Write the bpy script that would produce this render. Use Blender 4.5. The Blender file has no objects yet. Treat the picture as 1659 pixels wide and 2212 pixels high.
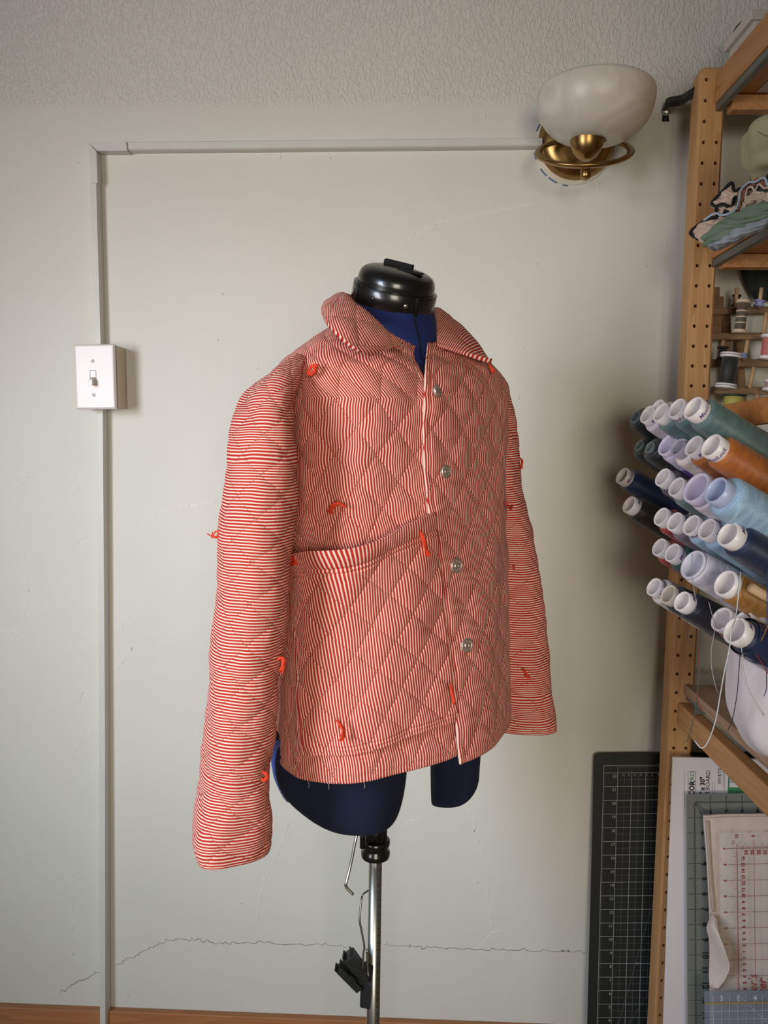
import bpy, bmesh, math, random
import numpy as np
from mathutils import Vector, Matrix
random.seed(7); rng = np.random.default_rng(7)
SC = bpy.context.scene
COL = SC.collection
# ------------------------------------------------------------------ camera
F = 1750.0; CX, CY = 829.5, 1106.0; D0 = 1.47; ZC = 1.16
YAW, PITCH, ROLL = math.radians(2.5), math.radians(4.8), math.radians(0.45)
CAMLOC = np.array([0.0, -D0, ZC])
fw = np.array([-math.sin(YAW)*math.cos(PITCH), math.cos(YAW)*math.cos(PITCH), -math.sin(PITCH)])
rt0 = np.array([math.cos(YAW), math.sin(YAW), 0.0]); up0 = np.cross(rt0, fw)
rt = rt0*math.cos(ROLL) + up0*math.sin(ROLL)
up = np.cross(rt, fw)
cam_d = bpy.data.cameras.new('camera'); cam = bpy.data.objects.new('camera', cam_d); COL.objects.link(cam)
cam_d.sensor_width = 36; cam_d.lens = F/2212*36; cam_d.clip_start = .02
cam.matrix_world = Matrix(((rt[0], up[0], -fw[0], CAMLOC[0]), (rt[1], up[1], -fw[1], CAMLOC[1]), (rt[2], up[2], -fw[2], CAMLOC[2]), (0, 0, 0, 1)))
SC.camera = cam
# ------------------------------------------------------------------ world, light, exposure
w = bpy.data.worlds.new('world'); SC.world = w; w.use_nodes = True
w.node_tree.nodes['Background'].inputs[0].default_value = (.75, .85, 1, 1)
w.node_tree.nodes['Background'].inputs[1].default_value = 0.6
def area(name, loc, target, sx, sy, power, col, spread=180):
    l = bpy.data.lights.new(name, 'AREA'); l.shape = 'RECTANGLE'; l.size = sx; l.size_y = sy; l.energy = power; l.color = col
    l.spread = math.radians(spread)
    o = bpy.data.objects.new(name, l); COL.objects.link(o); o.location = loc
    o.rotation_euler = (Vector(target)-Vector(loc)).to_track_quat('-Z', 'Y').to_euler(); return o
WX, WY0, WY1, WZ0, WZ1 = -1.5, -2.25, -1.6, .95, 1.8
WC = (-1.38, -1.92)
area('window_daylight', (*WC, 1.26), (-.22, 0, 1.06), .56, .85, 5.9, (1, .99, 1.02), 76)
area('low_blue_fill', (*WC, 1.62), (.05, 0, .10), .4, .4, 2.4, (.42, .68, 1), 66)  # extra blue lamp added at the window to tint the lower wall
area('rear_warm_fill', (.30, -3.88, 1.08), (-.02, 0, .92), 1.1, 1.1, 4.2, (1, .92, .76), 46)  # added warm fill behind the camera; no window is built there
SC.view_settings.view_transform = 'Standard'; SC.view_settings.look = 'None'
SC.view_settings.gamma = 1; SC.view_settings.use_curve_mapping = False
SC.view_settings.exposure = 0.0

def P(px, py, d):
    "pixel of the photograph -> point at distance d from the camera plane parallel to the wall"
    r = fw + rt*((px-CX)/F) - up*((py-CY)/F)
    return CAMLOC + r*(d/r[1])
def proj(p):
    q = np.asarray(p, float) - CAMLOC
    z = q@fw
    return np.stack([CX + F*(q@rt)/z, CY - F*(q@up)/z], -1)

# ------------------------------------------------------------------ materials
def s2l(c): return tuple(((x/255)/12.92 if x/255 <= .04045 else ((x/255+.055)/1.055)**2.4) for x in c)
MATS = {}
class NT:
    def __init__(s, m): s.t = m.node_tree; s.b = s.t.nodes['Principled BSDF']
    def n(s, t, **k):
        o = s.t.nodes.new(t)
        for a, v in k.items():
            if a.startswith('i_'): o.inputs[a[2:].replace('_', ' ')].default_value = v
            else: setattr(o, a, v)
        return o
    def l(s, a, b): s.t.links.new(a, b)
    def math(s, op, a, b=None, c=None):
        o = s.t.nodes.new('ShaderNodeMath'); o.operation = op
        for i, v in enumerate((a, b, c)):
            if v is None: continue
            if isinstance(v, (int, float)): o.inputs[i].default_value = v
            else: s.l(v, o.inputs[i])
        return o.outputs[0]
    def mix(s, f, a, b):
        o = s.t.nodes.new('ShaderNodeMix'); o.data_type = 'RGBA'
        if isinstance(f, (int, float)): o.inputs[0].default_value = f
        else: s.l(f, o.inputs[0])
        for i, v in ((6, a), (7, b)):
            if isinstance(v, tuple): o.inputs[i].default_value = (*v[:3], 1)
            else: s.l(v, o.inputs[i])
        return o.outputs[2]
def base_mat(name, col=(.5, .5, .5), rough=.6, metal=0, **k):
    m = bpy.data.materials.new(name); m.use_nodes = True; t = NT(m)
    t.b.inputs['Base Color'].default_value = (*col, 1); t.b.inputs['Roughness'].default_value = rough
    t.b.inputs['Metallic'].default_value = metal
    for a, v in k.items(): t.b.inputs[a.replace('_', ' ')].default_value = v
    return m, t
def mat(name, rgb, rough=.6, metal=0, var=.06, scale=30, bump=0, bscale=200, bdist=.001, stretch=(1, 1, 1), **k):
    if name in MATS: return MATS[name]
    c = s2l(rgb); m, t = base_mat(name, c, rough, metal, **k)
    tc = t.n('ShaderNodeTexCoord'); mp = t.n('ShaderNodeMapping'); mp.inputs['Scale'].default_value = stretch
    t.l(tc.outputs['Object'], mp.inputs[0])
    if var:
        no = t.n('ShaderNodeTexNoise', i_Scale=scale, i_Detail=4.0); t.l(mp.outputs[0], no.inputs['Vector'])
        t.l(t.mix(no.outputs[0], tuple(x*(1-var) for x in c), tuple(min(1, x*(1+var)) for x in c)), t.b.inputs['Base Color'])
    if bump:
        nb = t.n('ShaderNodeTexNoise', i_Scale=bscale, i_Detail=3.0); t.l(mp.outputs[0], nb.inputs['Vector'])
        bp = t.n('ShaderNodeBump', i_Strength=bump, i_Distance=bdist); t.l(nb.outputs[0], bp.inputs['Height']); t.l(bp.outputs[0], t.b.inputs['Normal'])
    MATS[name] = m; return m
def wood(name, light, dark, axis=2, rough=.55, ring=30, knots=True):
    if name in MATS: return MATS[name]
    a, b = s2l(light), s2l(dark); m, t = base_mat(name, a, rough)
    tc = t.n('ShaderNodeTexCoord'); mp = t.n('ShaderNodeMapping')
    sc = [1, 1, 1]; sc[axis] = .07; mp.inputs['Scale'].default_value = sc; t.l(tc.outputs['Object'], mp.inputs[0])
    n1 = t.n('ShaderNodeTexNoise', i_Scale=ring, i_Detail=2.0, i_Distortion=.6); t.l(mp.outputs[0], n1.inputs['Vector'])
    w1 = t.math('FRACT', t.math('MULTIPLY', n1.outputs[0], 7.0))
    n2 = t.n('ShaderNodeTexNoise', i_Scale=ring*9, i_Detail=3.0); t.l(mp.outputs[0], n2.inputs['Vector'])
    f = t.math('ADD', t.math('MULTIPLY', w1, .45), t.math('MULTIPLY', n2.outputs[0], .45))
    c = t.mix(f, a, b)
    if knots:
        vo = t.n('ShaderNodeTexVoronoi', i_Scale=3.2)
        mp2 = t.n('ShaderNodeMapping'); s2 = [1.6, 1.6, 1.6]; s2[axis] = .8; mp2.inputs['Scale'].default_value = s2
        t.l(tc.outputs['Object'], mp2.inputs[0]); t.l(mp2.outputs[0], vo.inputs['Vector'])
        k = t.math('SUBTRACT', 1.0, t.math('SMOOTH_MIN', t.math('MULTIPLY', vo.outputs['Distance'], 16.0), 1.0, .1)); k = t.math('MAXIMUM', k, 0.0)
        c = t.mix(k, c, tuple(x*.35 for x in b))
    t.l(c, t.b.inputs['Base Color'])
    bp = t.n('ShaderNodeBump', i_Strength=.15, i_Distance=.0006); t.l(n2.outputs[0], bp.inputs['Height']); t.l(bp.outputs[0], t.b.inputs['Normal'])
    MATS[name] = m; return m
def plaster(name, rgb, tex):
    c = s2l(rgb); m, t = base_mat(name, c, .55 if tex else .5)
    tc = t.n('ShaderNodeTexCoord')
    n0 = t.n('ShaderNodeTexNoise', i_Scale=2.2, i_Detail=3.0); t.l(tc.outputs['Object'], n0.inputs['Vector'])
    t.l(t.mix(n0.outputs[0], tuple(x*.93 for x in c), tuple(x*1.05 for x in c)), t.b.inputs['Base Color'])
    n1 = t.n('ShaderNodeTexNoise', i_Scale=260, i_Detail=3.0); t.l(tc.outputs['Object'], n1.inputs['Vector'])
    n2 = t.n('ShaderNodeTexNoise', i_Scale=9, i_Detail=4.0, i_Distortion=.4); t.l(tc.outputs['Object'], n2.inputs['Vector'])
    b1 = t.n('ShaderNodeBump', i_Strength=.5, i_Distance=.0006); t.l(n1.outputs[0], b1.inputs['Height'])
    b2 = t.n('ShaderNodeBump', i_Strength=.35, i_Distance=.006); t.l(n2.outputs[0], b2.inputs['Height']); t.l(b1.outputs[0], b2.inputs['Normal'])
    last = b2
    if tex:
        mp = t.n('ShaderNodeMapping'); mp.inputs['Scale'].default_value = (1.5, 1, .8); t.l(tc.outputs['Object'], mp.inputs[0])
        n3 = t.n('ShaderNodeTexNoise', i_Scale=130, i_Detail=2.0, i_Distortion=.8); t.l(mp.outputs[0], n3.inputs['Vector'])
        r = t.n('ShaderNodeMapRange', interpolation_type='SMOOTHSTEP', i_From_Min=.42, i_From_Max=.62); t.l(n3.outputs[0], r.inputs[0])
        sp = t.n('ShaderNodeSeparateXYZ'); t.l(tc.outputs['Object'], sp.inputs[0])
        mk = t.n('ShaderNodeMapRange', interpolation_type='SMOOTHSTEP', i_From_Min=1.735, i_From_Max=1.765); t.l(sp.outputs[2], mk.inputs[0])
        h = t.math('MULTIPLY', r.outputs[0], mk.outputs[0])
        b3 = t.n('ShaderNodeBump', i_Strength=1.0, i_Distance=.0007); t.l(h, b3.inputs['Height']); t.l(b2.outputs[0], b3.inputs['Normal']); last = b3
    t.l(last.outputs[0], t.b.inputs['Normal'])
    return m
WALL_RGB = (212, 210, 200)
M_wall = plaster('wall_plaster', WALL_RGB, True)
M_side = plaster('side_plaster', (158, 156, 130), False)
M_trimp = mat('raceway_paint', (206, 205, 197), .45, bump=.2, bscale=300, bdist=.0004)
M_pine = wood('pine_upright', (206, 160, 108), (172, 118, 68), 2)
M_pine_h = wood('pine_rail', (200, 148, 96), (160, 102, 56), 1)
M_oak = wood('oak_plank', (184, 148, 118), (120, 84, 60), 1, ring=22, knots=False)
M_orange = wood('orange_wood', (196, 128, 66), (150, 88, 40), 0, ring=20)
M_darkwood = wood('dim_wood', (150, 118, 84), (110, 80, 52), 0, knots=False)
M_dowel = wood('dowel_wood', (206, 170, 128), (180, 140, 100), 2, knots=False)
M_black = mat('black_plastic', (24, 24, 24), .28, var=.1, Coat_Weight=.3)
M_blackm = mat('matte_black_plastic', (30, 31, 32), .5, var=.1)
M_felt = mat('black_felt', (16, 16, 16), .95, bump=.8, bscale=900, bdist=.001)
M_steel = mat('chrome_steel', (200, 202, 198), .34, 1, var=.03)
M_brass = mat('brushed_brass', (158, 126, 78), .33, 1, var=.08, scale=60, stretch=(1, 1, 12))
M_white = mat('white_plastic', (232, 224, 222), .35, var=.02)
M_dark = mat('hole_dark', (28, 20, 14), .9, var=0)
M_grey = mat('grey_metal', (112, 116, 112), .45, .5, var=.05)
M_navy = mat('navy_foam_cloth', (18, 27, 56), .95, var=.12, scale=300, bump=.5, bscale=900, bdist=.0006)
M_navy_lit = mat('navy_foam_cloth_lit', (34, 74, 168), .95, var=.12, scale=300, bump=.5, bscale=900, bdist=.0006, Sheen_Weight=.25)  # navy cloth again, window light on its side put into the colour
M_neck_lit = mat('neck_foam_cloth_lit', (26, 42, 104), .95, var=.12, scale=300, bump=.5, bscale=900, bdist=.0006)  # lit copy of the navy cloth, brightness at the neck put into the colour
M_seam = mat('seam_black', (10, 12, 20), .9, var=0)
M_yarn = mat('orange_red_yarn', (222, 62, 32), .8, var=.15, scale=400)

def jacket_material():
    m, t = base_mat('red_white_ticking', (.8, .5, .4), .9, 0)
    uv = t.n('ShaderNodeUVMap', uv_map='stripe'); sp = t.n('ShaderNodeSeparateXYZ'); t.l(uv.outputs[0], sp.inputs[0])
    n0 = t.n('ShaderNodeTexNoise', i_Scale=26.0, i_Detail=2.0); t.l(uv.outputs[0], n0.inputs['Vector'])
    u = t.math('ADD', sp.outputs[0], t.math('MULTIPLY', t.math('SUBTRACT', n0.outputs[0], .5), .0022))
    fr = t.math('FRACT', t.math('DIVIDE', u, .00315))
    tri = t.math('ABSOLUTE', t.math('SUBTRACT', fr, .5))
    r = t.n('ShaderNodeMapRange', interpolation_type='SMOOTHSTEP', i_From_Min=.24, i_From_Max=.35); t.l(tri, r.inputs[0])
    c = t.mix(r.outputs[0], s2l((190, 42, 26)), s2l((246, 214, 196)))
    # sewn quilting thread
    q = t.n('ShaderNodeUVMap', uv_map='quilt'); sq = t.n('ShaderNodeSeparateXYZ'); t.l(q.outputs[0], sq.inputs[0])
    def line(s, o):
        a = t.math('ABSOLUTE', t.math('SUBTRACT', t.math('FRACT', t.math('ADD', s, .5)), .5))
        e = t.math('LESS_THAN', a, .016)
        d = t.math('LESS_THAN', t.math('FRACT', t.math('MULTIPLY', o, 9.0)), .72)
        return t.math('MULTIPLY', e, d)
    ln = t.math('MAXIMUM', line(sq.outputs[0], sq.outputs[1]), line(sq.outputs[1], sq.outputs[0]))
    c = t.mix(t.math('MULTIPLY', ln, .6), c, s2l((150, 70, 44)))
    t.l(c, t.b.inputs['Base Color'])
    n1 = t.n('ShaderNodeTexNoise', i_Scale=60.0, i_Detail=4.0, i_Distortion=.5); t.l(uv.outputs[0], n1.inputs['Vector'])
    b = t.n('ShaderNodeBump', i_Strength=.5, i_Distance=.003); t.l(n1.outputs[0], b.inputs['Height']); t.l(b.outputs[0], t.b.inputs['Normal'])
    return m
M_jac = jacket_material()

# ------------------------------------------------------------------ object helpers
WLOC = {}
def tag(o, label=None, cat=None, group=None, kind=None):
    for k, v in (('label', label), ('category', cat), ('group', group), ('kind', kind)):
        if v: o[k] = v
    return o
def thing(name, loc, label, cat, group=None):
    o = bpy.data.objects.new(name, None); COL.objects.link(o); o.empty_display_size = .02
    o.location = tuple(float(x) for x in loc); WLOC[o] = np.array(loc, float)
    return tag(o, label, cat, group)
def mesh(name, V, Fc, m, parent=None, smooth=True, uvs=None, loc=None):
    """V in world coordinates; origin at parent's origin, or loc, or the mean"""
    V = np.asarray(V, float).reshape(-1, 3)
    me = bpy.data.meshes.new(name)
    wl = np.array(loc, float) if loc is not None else (WLOC[parent] if parent is not None else np.array([V[:, 0].mean(), V[:, 1].mean(), V[:, 2].min()]))
    me.from_pydata((V-wl).tolist(), [], Fc if isinstance(Fc, list) else Fc.tolist())
    if uvs:
        li = np.empty(len(me.loops), np.int32); me.loops.foreach_get('vertex_index', li)
        for k, a in uvs.items():
            l = me.uv_layers.new(name=k); l.data.foreach_set('uv', np.asarray(a, np.float32).reshape(-1, 2)[li].ravel())
    me.materials.append(m)
    if smooth: me.polygons.foreach_set('use_smooth', [True]*len(me.polygons))
    me.update(); me.validate()
    o = bpy.data.objects.new(name, me); COL.objects.link(o); WLOC[o] = wl
    if parent is not None: o.parent = parent; o.location = tuple(wl-WLOC[parent])
    else: o.location = tuple(wl)
    return o
def bmobj(name, bm, m, parent=None, smooth=False):
    V = np.array([v.co[:] for v in bm.verts]); bm.verts.index_update()
    Fc = [[v.index for v in f.verts] for f in bm.faces]; bm.free()
    return mesh(name, V, Fc, m, parent, smooth)
def box_pts(o, ex, ey, ez, bev=0.0):
    "box from corner o along three vectors; bevelled"
    o, ex, ey, ez = (np.array(v, float) for v in (o, ex, ey, ez))
    bm = bmesh.new()
    vs = [bm.verts.new(o+a*ex+b*ey+c*ez) for c in (0, 1) for b in (0, 1) for a in (0, 1)]
    for f in ((0, 2, 3, 1), (4, 5, 7, 6), (0, 1, 5, 4), (2, 6, 7, 3), (0, 4, 6, 2), (1, 3, 7, 5)): bm.faces.new([vs[i] for i in f])
    bmesh.ops.recalc_face_normals(bm, faces=bm.faces)
    if bev: bmesh.ops.bevel(bm, geom=list(bm.edges), offset=bev, segments=2, profile=.5, affect='EDGES')
    return bm
def box(name, o, ex, ey, ez, m, parent=None, bev=.0015): return bmobj(name, box_pts(o, ex, ey, ez, bev), m, parent)
def abox(name, x0, x1, y0, y1, z0, z1, m, parent=None, bev=.0015):
    return box(name, (x0, y0, z0), (x1-x0, 0, 0), (0, y1-y0, 0), (0, 0, z1-z0), m, parent, bev)
def frame_of(t):
    t = np.array(t, float); t /= np.linalg.norm(t)
    a = np.array([0, 0, 1.]) if abs(t[2]) < .9 else np.array([1., 0, 0])
    u = np.cross(a, t); u /= np.linalg.norm(u); return t, u, np.cross(t, u)
def tube_data(pts, r, n=8, caps=True):
    pts = np.array(pts, float); L = len(pts); r = np.broadcast_to(np.array(r, float), (L,))
    tg = np.gradient(pts, axis=0); tg /= np.linalg.norm(tg, axis=1)[:, None]+1e-12
    _, u, _ = frame_of(tg[0]); V = []
    for i in range(L):
        u = u - tg[i]*(u@tg[i]); u /= np.linalg.norm(u); v = np.cross(tg[i], u)
        for k in range(n):
            a = 2*math.pi*k/n; V.append(pts[i]+r[i]*(math.cos(a)*u+math.sin(a)*v))
    Fc = [[i*n+k, i*n+(k+1) % n, (i+1)*n+(k+1) % n, (i+1)*n+k] for i in range(L-1) for k in range(n)]
    if caps: Fc += [list(range(n))[::-1], [(L-1)*n+k for k in range(n)]]
    return V, Fc
def join(parts):
    V, Fc = [], []
    for v, f in parts:
        o = len(V); V += [list(x) for x in v]; Fc += [[i+o for i in g] for g in f]
    return V, Fc
def tube(name, pts, r, m, parent=None, n=8): return mesh(name, *tube_data(pts, r, n), m, parent)
def spline(c, n):
    c = np.array(c, float); L = len(c)
    t = np.linspace(0, L-1, n); i = np.clip(t.astype(int), 0, L-2); f = (t-i)[:, None] if c.ndim == 2 else (t-i)[:, None, None]
    g = lambda k: c[np.clip(k, 0, L-1)]
    p0 = np.where(((i-1) < 0).reshape(f.shape), 2*c[0]-c[1], g(i-1)); p3 = np.where(((i+2) > L-1).reshape(f.shape), 2*c[-1]-c[-2], g(i+2)); p1, p2 = g(i), g(i+1)
    return .5*((2*p1)+(-p0+p2)*f+(2*p0-5*p1+4*p2-p3)*f**2+(-p0+3*p1-3*p2+p3)*f**3)
def lathe_data(c, axis, prof, n=32, cap0=False, cap1=False):
    "prof: (radius, height along axis)"
    t, u, v = frame_of(axis); c = np.array(c, float); V = []; L = len(prof)
    for r, h in prof:
        for k in range(n):
            a = 2*math.pi*k/n; V.append(c+t*h+r*(math.cos(a)*u+math.sin(a)*v))
    Fc = [[i*n+k, i*n+(k+1) % n, (i+1)*n+(k+1) % n, (i+1)*n+k] for i in range(L-1) for k in range(n)]
    if cap0: Fc.append(list(range(n))[::-1])
    if cap1: Fc.append([(L-1)*n+k for k in range(n)])
    return V, Fc
def lathe(name, c, axis, prof, m, parent=None, n=32, cap0=False, cap1=False, smooth=True):
    return mesh(name, *lathe_data(c, axis, prof, n, cap0, cap1), m, parent, smooth)
def normals(V, wrap=False):
    if wrap: du = np.roll(V, -1, 1)-np.roll(V, 1, 1)
    else: du = np.gradient(V, axis=1)
    dv = np.gradient(V, axis=0); n = np.cross(du, dv); return n/(np.linalg.norm(n, axis=2)[..., None]+1e-12)
def grid_faces(M, K, wrap=False, off=0, flip=False):
    i = np.arange(M-1)[:, None]; k = np.arange(K if wrap else K-1)[None]
    a = i*K+k; b = i*K+(k+1) % K; c = (i+1)*K+(k+1) % K; d = (i+1)*K+k
    f = np.stack([a, b, c, d], -1).reshape(-1, 4)+off
    return f[:, ::-1] if flip else f
def grid_solid(name, V, m, parent=None, thick=.004, wrap=False, uvs=None, N=None):
    "sheet V (M,K,3) with normals outward, given thickness inward and closed rims"
    M, K = V.shape[:2]; N = normals(V, wrap) if N is None else N
    I = V-N*thick; a = grid_faces(M, K, wrap); b = grid_faces(M, K, wrap, M*K, True); fs = [a, b]
    def rim(idx, flip, closed):
        idx = np.array(idx); nx = np.roll(idx, -1) if closed else idx[1:]; id0 = idx if closed else idx[:-1]
        f = np.stack([id0, id0+M*K, nx+M*K, nx], -1); return f[:, ::-1] if flip else f
    fs.append(rim(np.arange(K), False, wrap)); fs.append(rim((M-1)*K+np.arange(K), True, wrap))
    if not wrap: fs.append(rim(np.arange(M)*K, True, False)); fs.append(rim(np.arange(M)*K+K-1, False, False))
    u2 = {k: np.concatenate([x.reshape(-1, 2)]*2) for k, x in uvs.items()} if uvs else None
    return mesh(name, np.concatenate([V.reshape(-1, 3), I.reshape(-1, 3)]), np.concatenate(fs), m, parent, True, u2)
def patch(ctrl, nu, nv):
    "ctrl rows x cols of (px,py,d) -> smooth sheet of world points (nv,nu,3)"
    c = np.array([[P(*p) for p in row] for row in ctrl]); c = spline(c, nv); return spline(c.transpose(1, 0, 2), nu).transpose(1, 0, 2)
def cloth(name, ctrl, m, parent=None, nu=60, nv=40, amp=.002, freq=3, thick=.0015, seed=0, flip=False):
    V = patch(ctrl, nu, nv); N = normals(V)
    if flip: N = -N
    r = np.random.default_rng(seed); uu, vv = np.meshgrid(np.linspace(0, 1, nu), np.linspace(0, 1, nv)); h = 0
    for k in range(6):
        a, b, p = r.normal(0, freq), r.normal(0, freq), r.uniform(0, 6.28); h = h+np.sin(6.28*(a*uu+b*vv)+p)/3
    V = V+N*(h*amp)[..., None]
    if flip: V = V[:, ::-1]; 
    return grid_solid(name, V, m, parent, thick)
def text_mesh(s, size, extrude=0.0, shear=0.0, align='CENTER', bold=0.0):
    cu = bpy.data.curves.new('t', 'FONT'); cu.body = s; cu.size = size; cu.shear = shear; cu.align_x = align; cu.offset = bold; cu.resolution_u = 2
    o = bpy.data.objects.new('t', cu); me = bpy.data.meshes.new_from_object(o)
    V = np.array([v.co[:] for v in me.vertices]).reshape(-1, 3); Fc = [list(p.vertices) for p in me.polygons]
    bpy.data.objects.remove(o); bpy.data.curves.remove(cu); bpy.data.meshes.remove(me)
    if bold and len(V) and (np.abs(V[:, 1]).max() > size*1.5 or np.abs(V[:, 0]).max() > size*(len(s)+1)): return text_mesh(s, size, extrude, shear, align, 0.0)
    return V, Fc
def text_on(s, o, ex, ez, size, mirror=False, **k):
    V, Fc = text_mesh(s, size, **k); ex, ez = np.array(ex, float), np.array(ez, float)
    x = -V[:, :1] if mirror else V[:, :1]
    return (np.array(o)+x*ex+V[:, 1:2]*ez).tolist(), Fc
def quad(o, ex, ez): o, ex, ez = (np.array(v, float) for v in (o, ex, ez)); return [o, o+ex, o+ex+ez, o+ez], [[0, 1, 2, 3]]
def seg(o, ex, ez, n, a, b, wd):
    "flat line on plane (o,ex,ez) from a to b (metres) of width wd"
    o, ex, ez = (np.array(v, float) for v in (o, ex, ez)); a = np.array(a, float); b = np.array(b, float)
    t = (b-a)/np.linalg.norm(b-a); s = np.array([-t[1], t[0]])*wd/2
    q = [a-s, b-s, b+s, a+s]; return [o+ex*x[0]+ez*x[1] for x in q], [[0, 1, 2, 3]]

# ================================================================== THE ROOM
YW = 0.0
def wall_grid():
    nz = 60; prof = [(0.0, z) for z in (0, .5, 1.0, 1.5, 1.76)]
    for a in np.linspace(0, 50, 16): prof.append((-.42*(1-math.cos(math.radians(a))), 1.80+.42*math.sin(math.radians(a))))
    e = prof[-1]; prof.append((e[0]-.36*.643*1.4, e[1]+.36*.766*1.4))
    return prof
pr = wall_grid()
low = [p for p in pr if p[1] <= 1.8001]; hi = [p for p in pr if p[1] >= 1.7999]
def sheet(name, prof, x0, x1, m, kind='structure'):
    xs = np.linspace(x0, x1, 3)
    V = np.array([[(x, y, z) for x in xs] for y, z in prof]); V2 = V.copy(); V2[..., 1] += .1
    Vv = np.concatenate([V.reshape(-1, 3), V2.reshape(-1, 3)]); n = len(prof)
    f = np.concatenate([grid_faces(n, 3), grid_faces(n, 3, off=n*3, flip=True)])
    return tag(mesh(name, Vv, f, m, None, True, loc=(0, 0, 0)), kind=kind)
sheet('wall_back', low, -1.5, 1.0, M_wall)
sheet('ceiling', hi+[(-4.0, 2.55)], -1.5, 1.0, M_wall)
o = abox('floor', -2.2, 1.1, -4.0, .1, -.05, 0, wood('floor_boards', (150, 104, 66), (112, 72, 42), 1), bev=0); tag(o, kind='structure')
o = abox('wall_right', 1.0, 1.1, -4.0, .1, 0, 2.6, M_side, bev=0); tag(o, kind='structure')
o = abox('wall_front', -2.2, 1.1, -4.1, -4.0, 0, 2.6, M_side, bev=0); tag(o, kind='structure')
bms = [box_pts((WX-.1, a, c), (.1, 0, 0), (0, b-a, 0), (0, 0, d-c)) for a, b, c, d in ((-4, WY0, 0, 2.6), (WY1, .1, 0, 2.6), (WY0, WY1, 0, WZ0), (WY0, WY1, WZ1, 2.6))]
V, Fc = [], []
for b in bms:
    b.verts.index_update(); oo = len(V); V += [v.co[:] for v in b.verts]; Fc += [[v.index+oo for v in f.verts] for f in b.faces]; b.free()
tag(mesh('wall_left', V, Fc, M_side, None, False), kind='structure')
wn = thing('window_1', (WX-.05, (WY0+WY1)/2, WZ0), None, None); tag(wn, kind='structure')
for y in (WY0, WY1-.03): abox('window_frame', WX-.01, WX+.02, y, y+.03, WZ0, WZ1, M_trimp, wn)
for z in (WZ0, WZ1-.03): abox('window_frame', WX-.01, WX+.02, WY0, WY1, z, z+.03, M_trimp, wn)
# baseboard
zb = P(560, 2196, D0-.012)[2]
def bb(x0, x1, name):
    o = abox(name, x0, x1, -.014, 0.0, 0, zb, wood('baseboard_wood', (184, 124, 78), (150, 94, 54), 0), None, .002); tag(o, kind='structure')
bb(-1.5, 1.0, 'baseboard_back')

# ---- cracks and plaster lips on the back wall: thin raised ridges of the wall's own plaster
M_lip = mat('cracked_plaster', (170, 163, 150), .8, var=.1)
M_crk = mat('crack_gap', (150, 142, 130), .95, var=.2)
def crack(pts, w=.0016, h=.0012, jit=2.2, seed=0, m=None):
    r = np.random.default_rng(seed); n = max(8, int(sum(math.dist(pts[i], pts[i+1]) for i in range(len(pts)-1))/6))
    c = np.array(pts, float); t = np.linspace(0, len(c)-1, n); i = np.clip(t.astype(int), 0, len(c)-2); f = (t-i)[:, None]
    q = c[i]*(1-f)+c[i+1]*f+r.normal(0, jit, (n, 2)); V = []; Fc = []
    for k, (x, y) in enumerate(q):
        p = P(x, y, D0); ww = w*(.4+r.uniform(0, 1))*(.25+math.sin(math.pi*(k+.5)/n))
        d = q[min(k+1, n-1)]-q[max(k-1, 0)]; d = d/(np.linalg.norm(d)+1e-9); nx, nz = d[1], d[0]
        V += [p+np.array([nx*ww, 0.0004, nz*ww]), p+np.array([0, -h, 0]), p+np.array([-nx*ww, 0.0004, -nz*ww])]
        if k: b = 3*k; Fc += [[b-3, b-2, b+1, b], [b-2, b-1, b+2, b+1]]
    return V, Fc
WB = bpy.data.objects['wall_back']
CR = [([(250, 2085), (300, 2060), (355, 2030), (430, 2030), (490, 2038), (560, 2035), (660, 2040), (760, 2045)], .0009, 'crk'),
      ([(830, 2040), (900, 2045), (990, 2050), (1100, 2052), (1200, 2054), (1265, 2056)], .0008, 'crk'),
      ([(130, 2145), (160, 2125), (215, 2100)], .0010, 'crk'),
      ([(175, 1500), (168, 1560), (175, 1600), (160, 1640), (148, 1670)], .0016, 'lip'),
      ([(216, 1640), (190, 1670), (172, 1695)], .0012, 'lip'), ([(213, 1572), (180, 1578)], .0012, 'lip'), ([(180, 1500), (200, 1560)], .0014, 'lip'),
      ([(62, 1110), (90, 1090)], .0012, 'lip'), ([(32, 1062), (60, 1030), (35, 1020)], .0012, 'lip'), ([(153, 1184), (190, 1152)], .0014, 'lip'),
      ([(55, 1200), (63, 1260), (65, 1290), (52, 1330)], .0010, 'lip'), ([(0, 1362), (40, 1370), (20, 1388)], .0014, 'lip'),
      ([(140, 1350), (160, 1358), (205, 1385)], .0012, 'lip'), ([(255, 1370), (268, 1345), (305, 1310)], .0012, 'lip'), ([(255, 1450), (280, 1400), (292, 1395)], .0014, 'lip'),
      ([(470, 1083), (400, 1095), (318, 1110)], .0006, 'lip'), ([(130, 1080), (170, 1060), (160, 1020)], .001, 'lip'),
      ([(1015, 1735), (1030, 1800), (1055, 1880), (1062, 2000)], .0012, 'lip'), ([(1040, 2045), (1060, 2012), (1090, 2012), (1100, 2030)], .0016, 'lip'),
      ([(625, 1770), (600, 1850), (570, 1900), (555, 1990)], .0010, 'lip'), ([(870, 1780), (915, 1765)], .0008, 'lip'),
      ([(1292, 372), (1292, 412)], .0012, 'lip'), ([(713, 335), (713, 348)], .001, 'lip'), ([(605, 333), (606, 342)], .001, 'lip'),
      ([(560, 780), (555, 800)], .0008, 'lip'), ([(1100, 745), (1155, 755)], .0006, 'lip'), ([(870, 520), (950, 480), (1150, 440)], .0004, 'lip'),
      ([(150, 1700), (156, 1900), (160, 2080)], .0009, 'lip'), ([(272, 2090), (275, 2190)], .0009, 'lip')]
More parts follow.
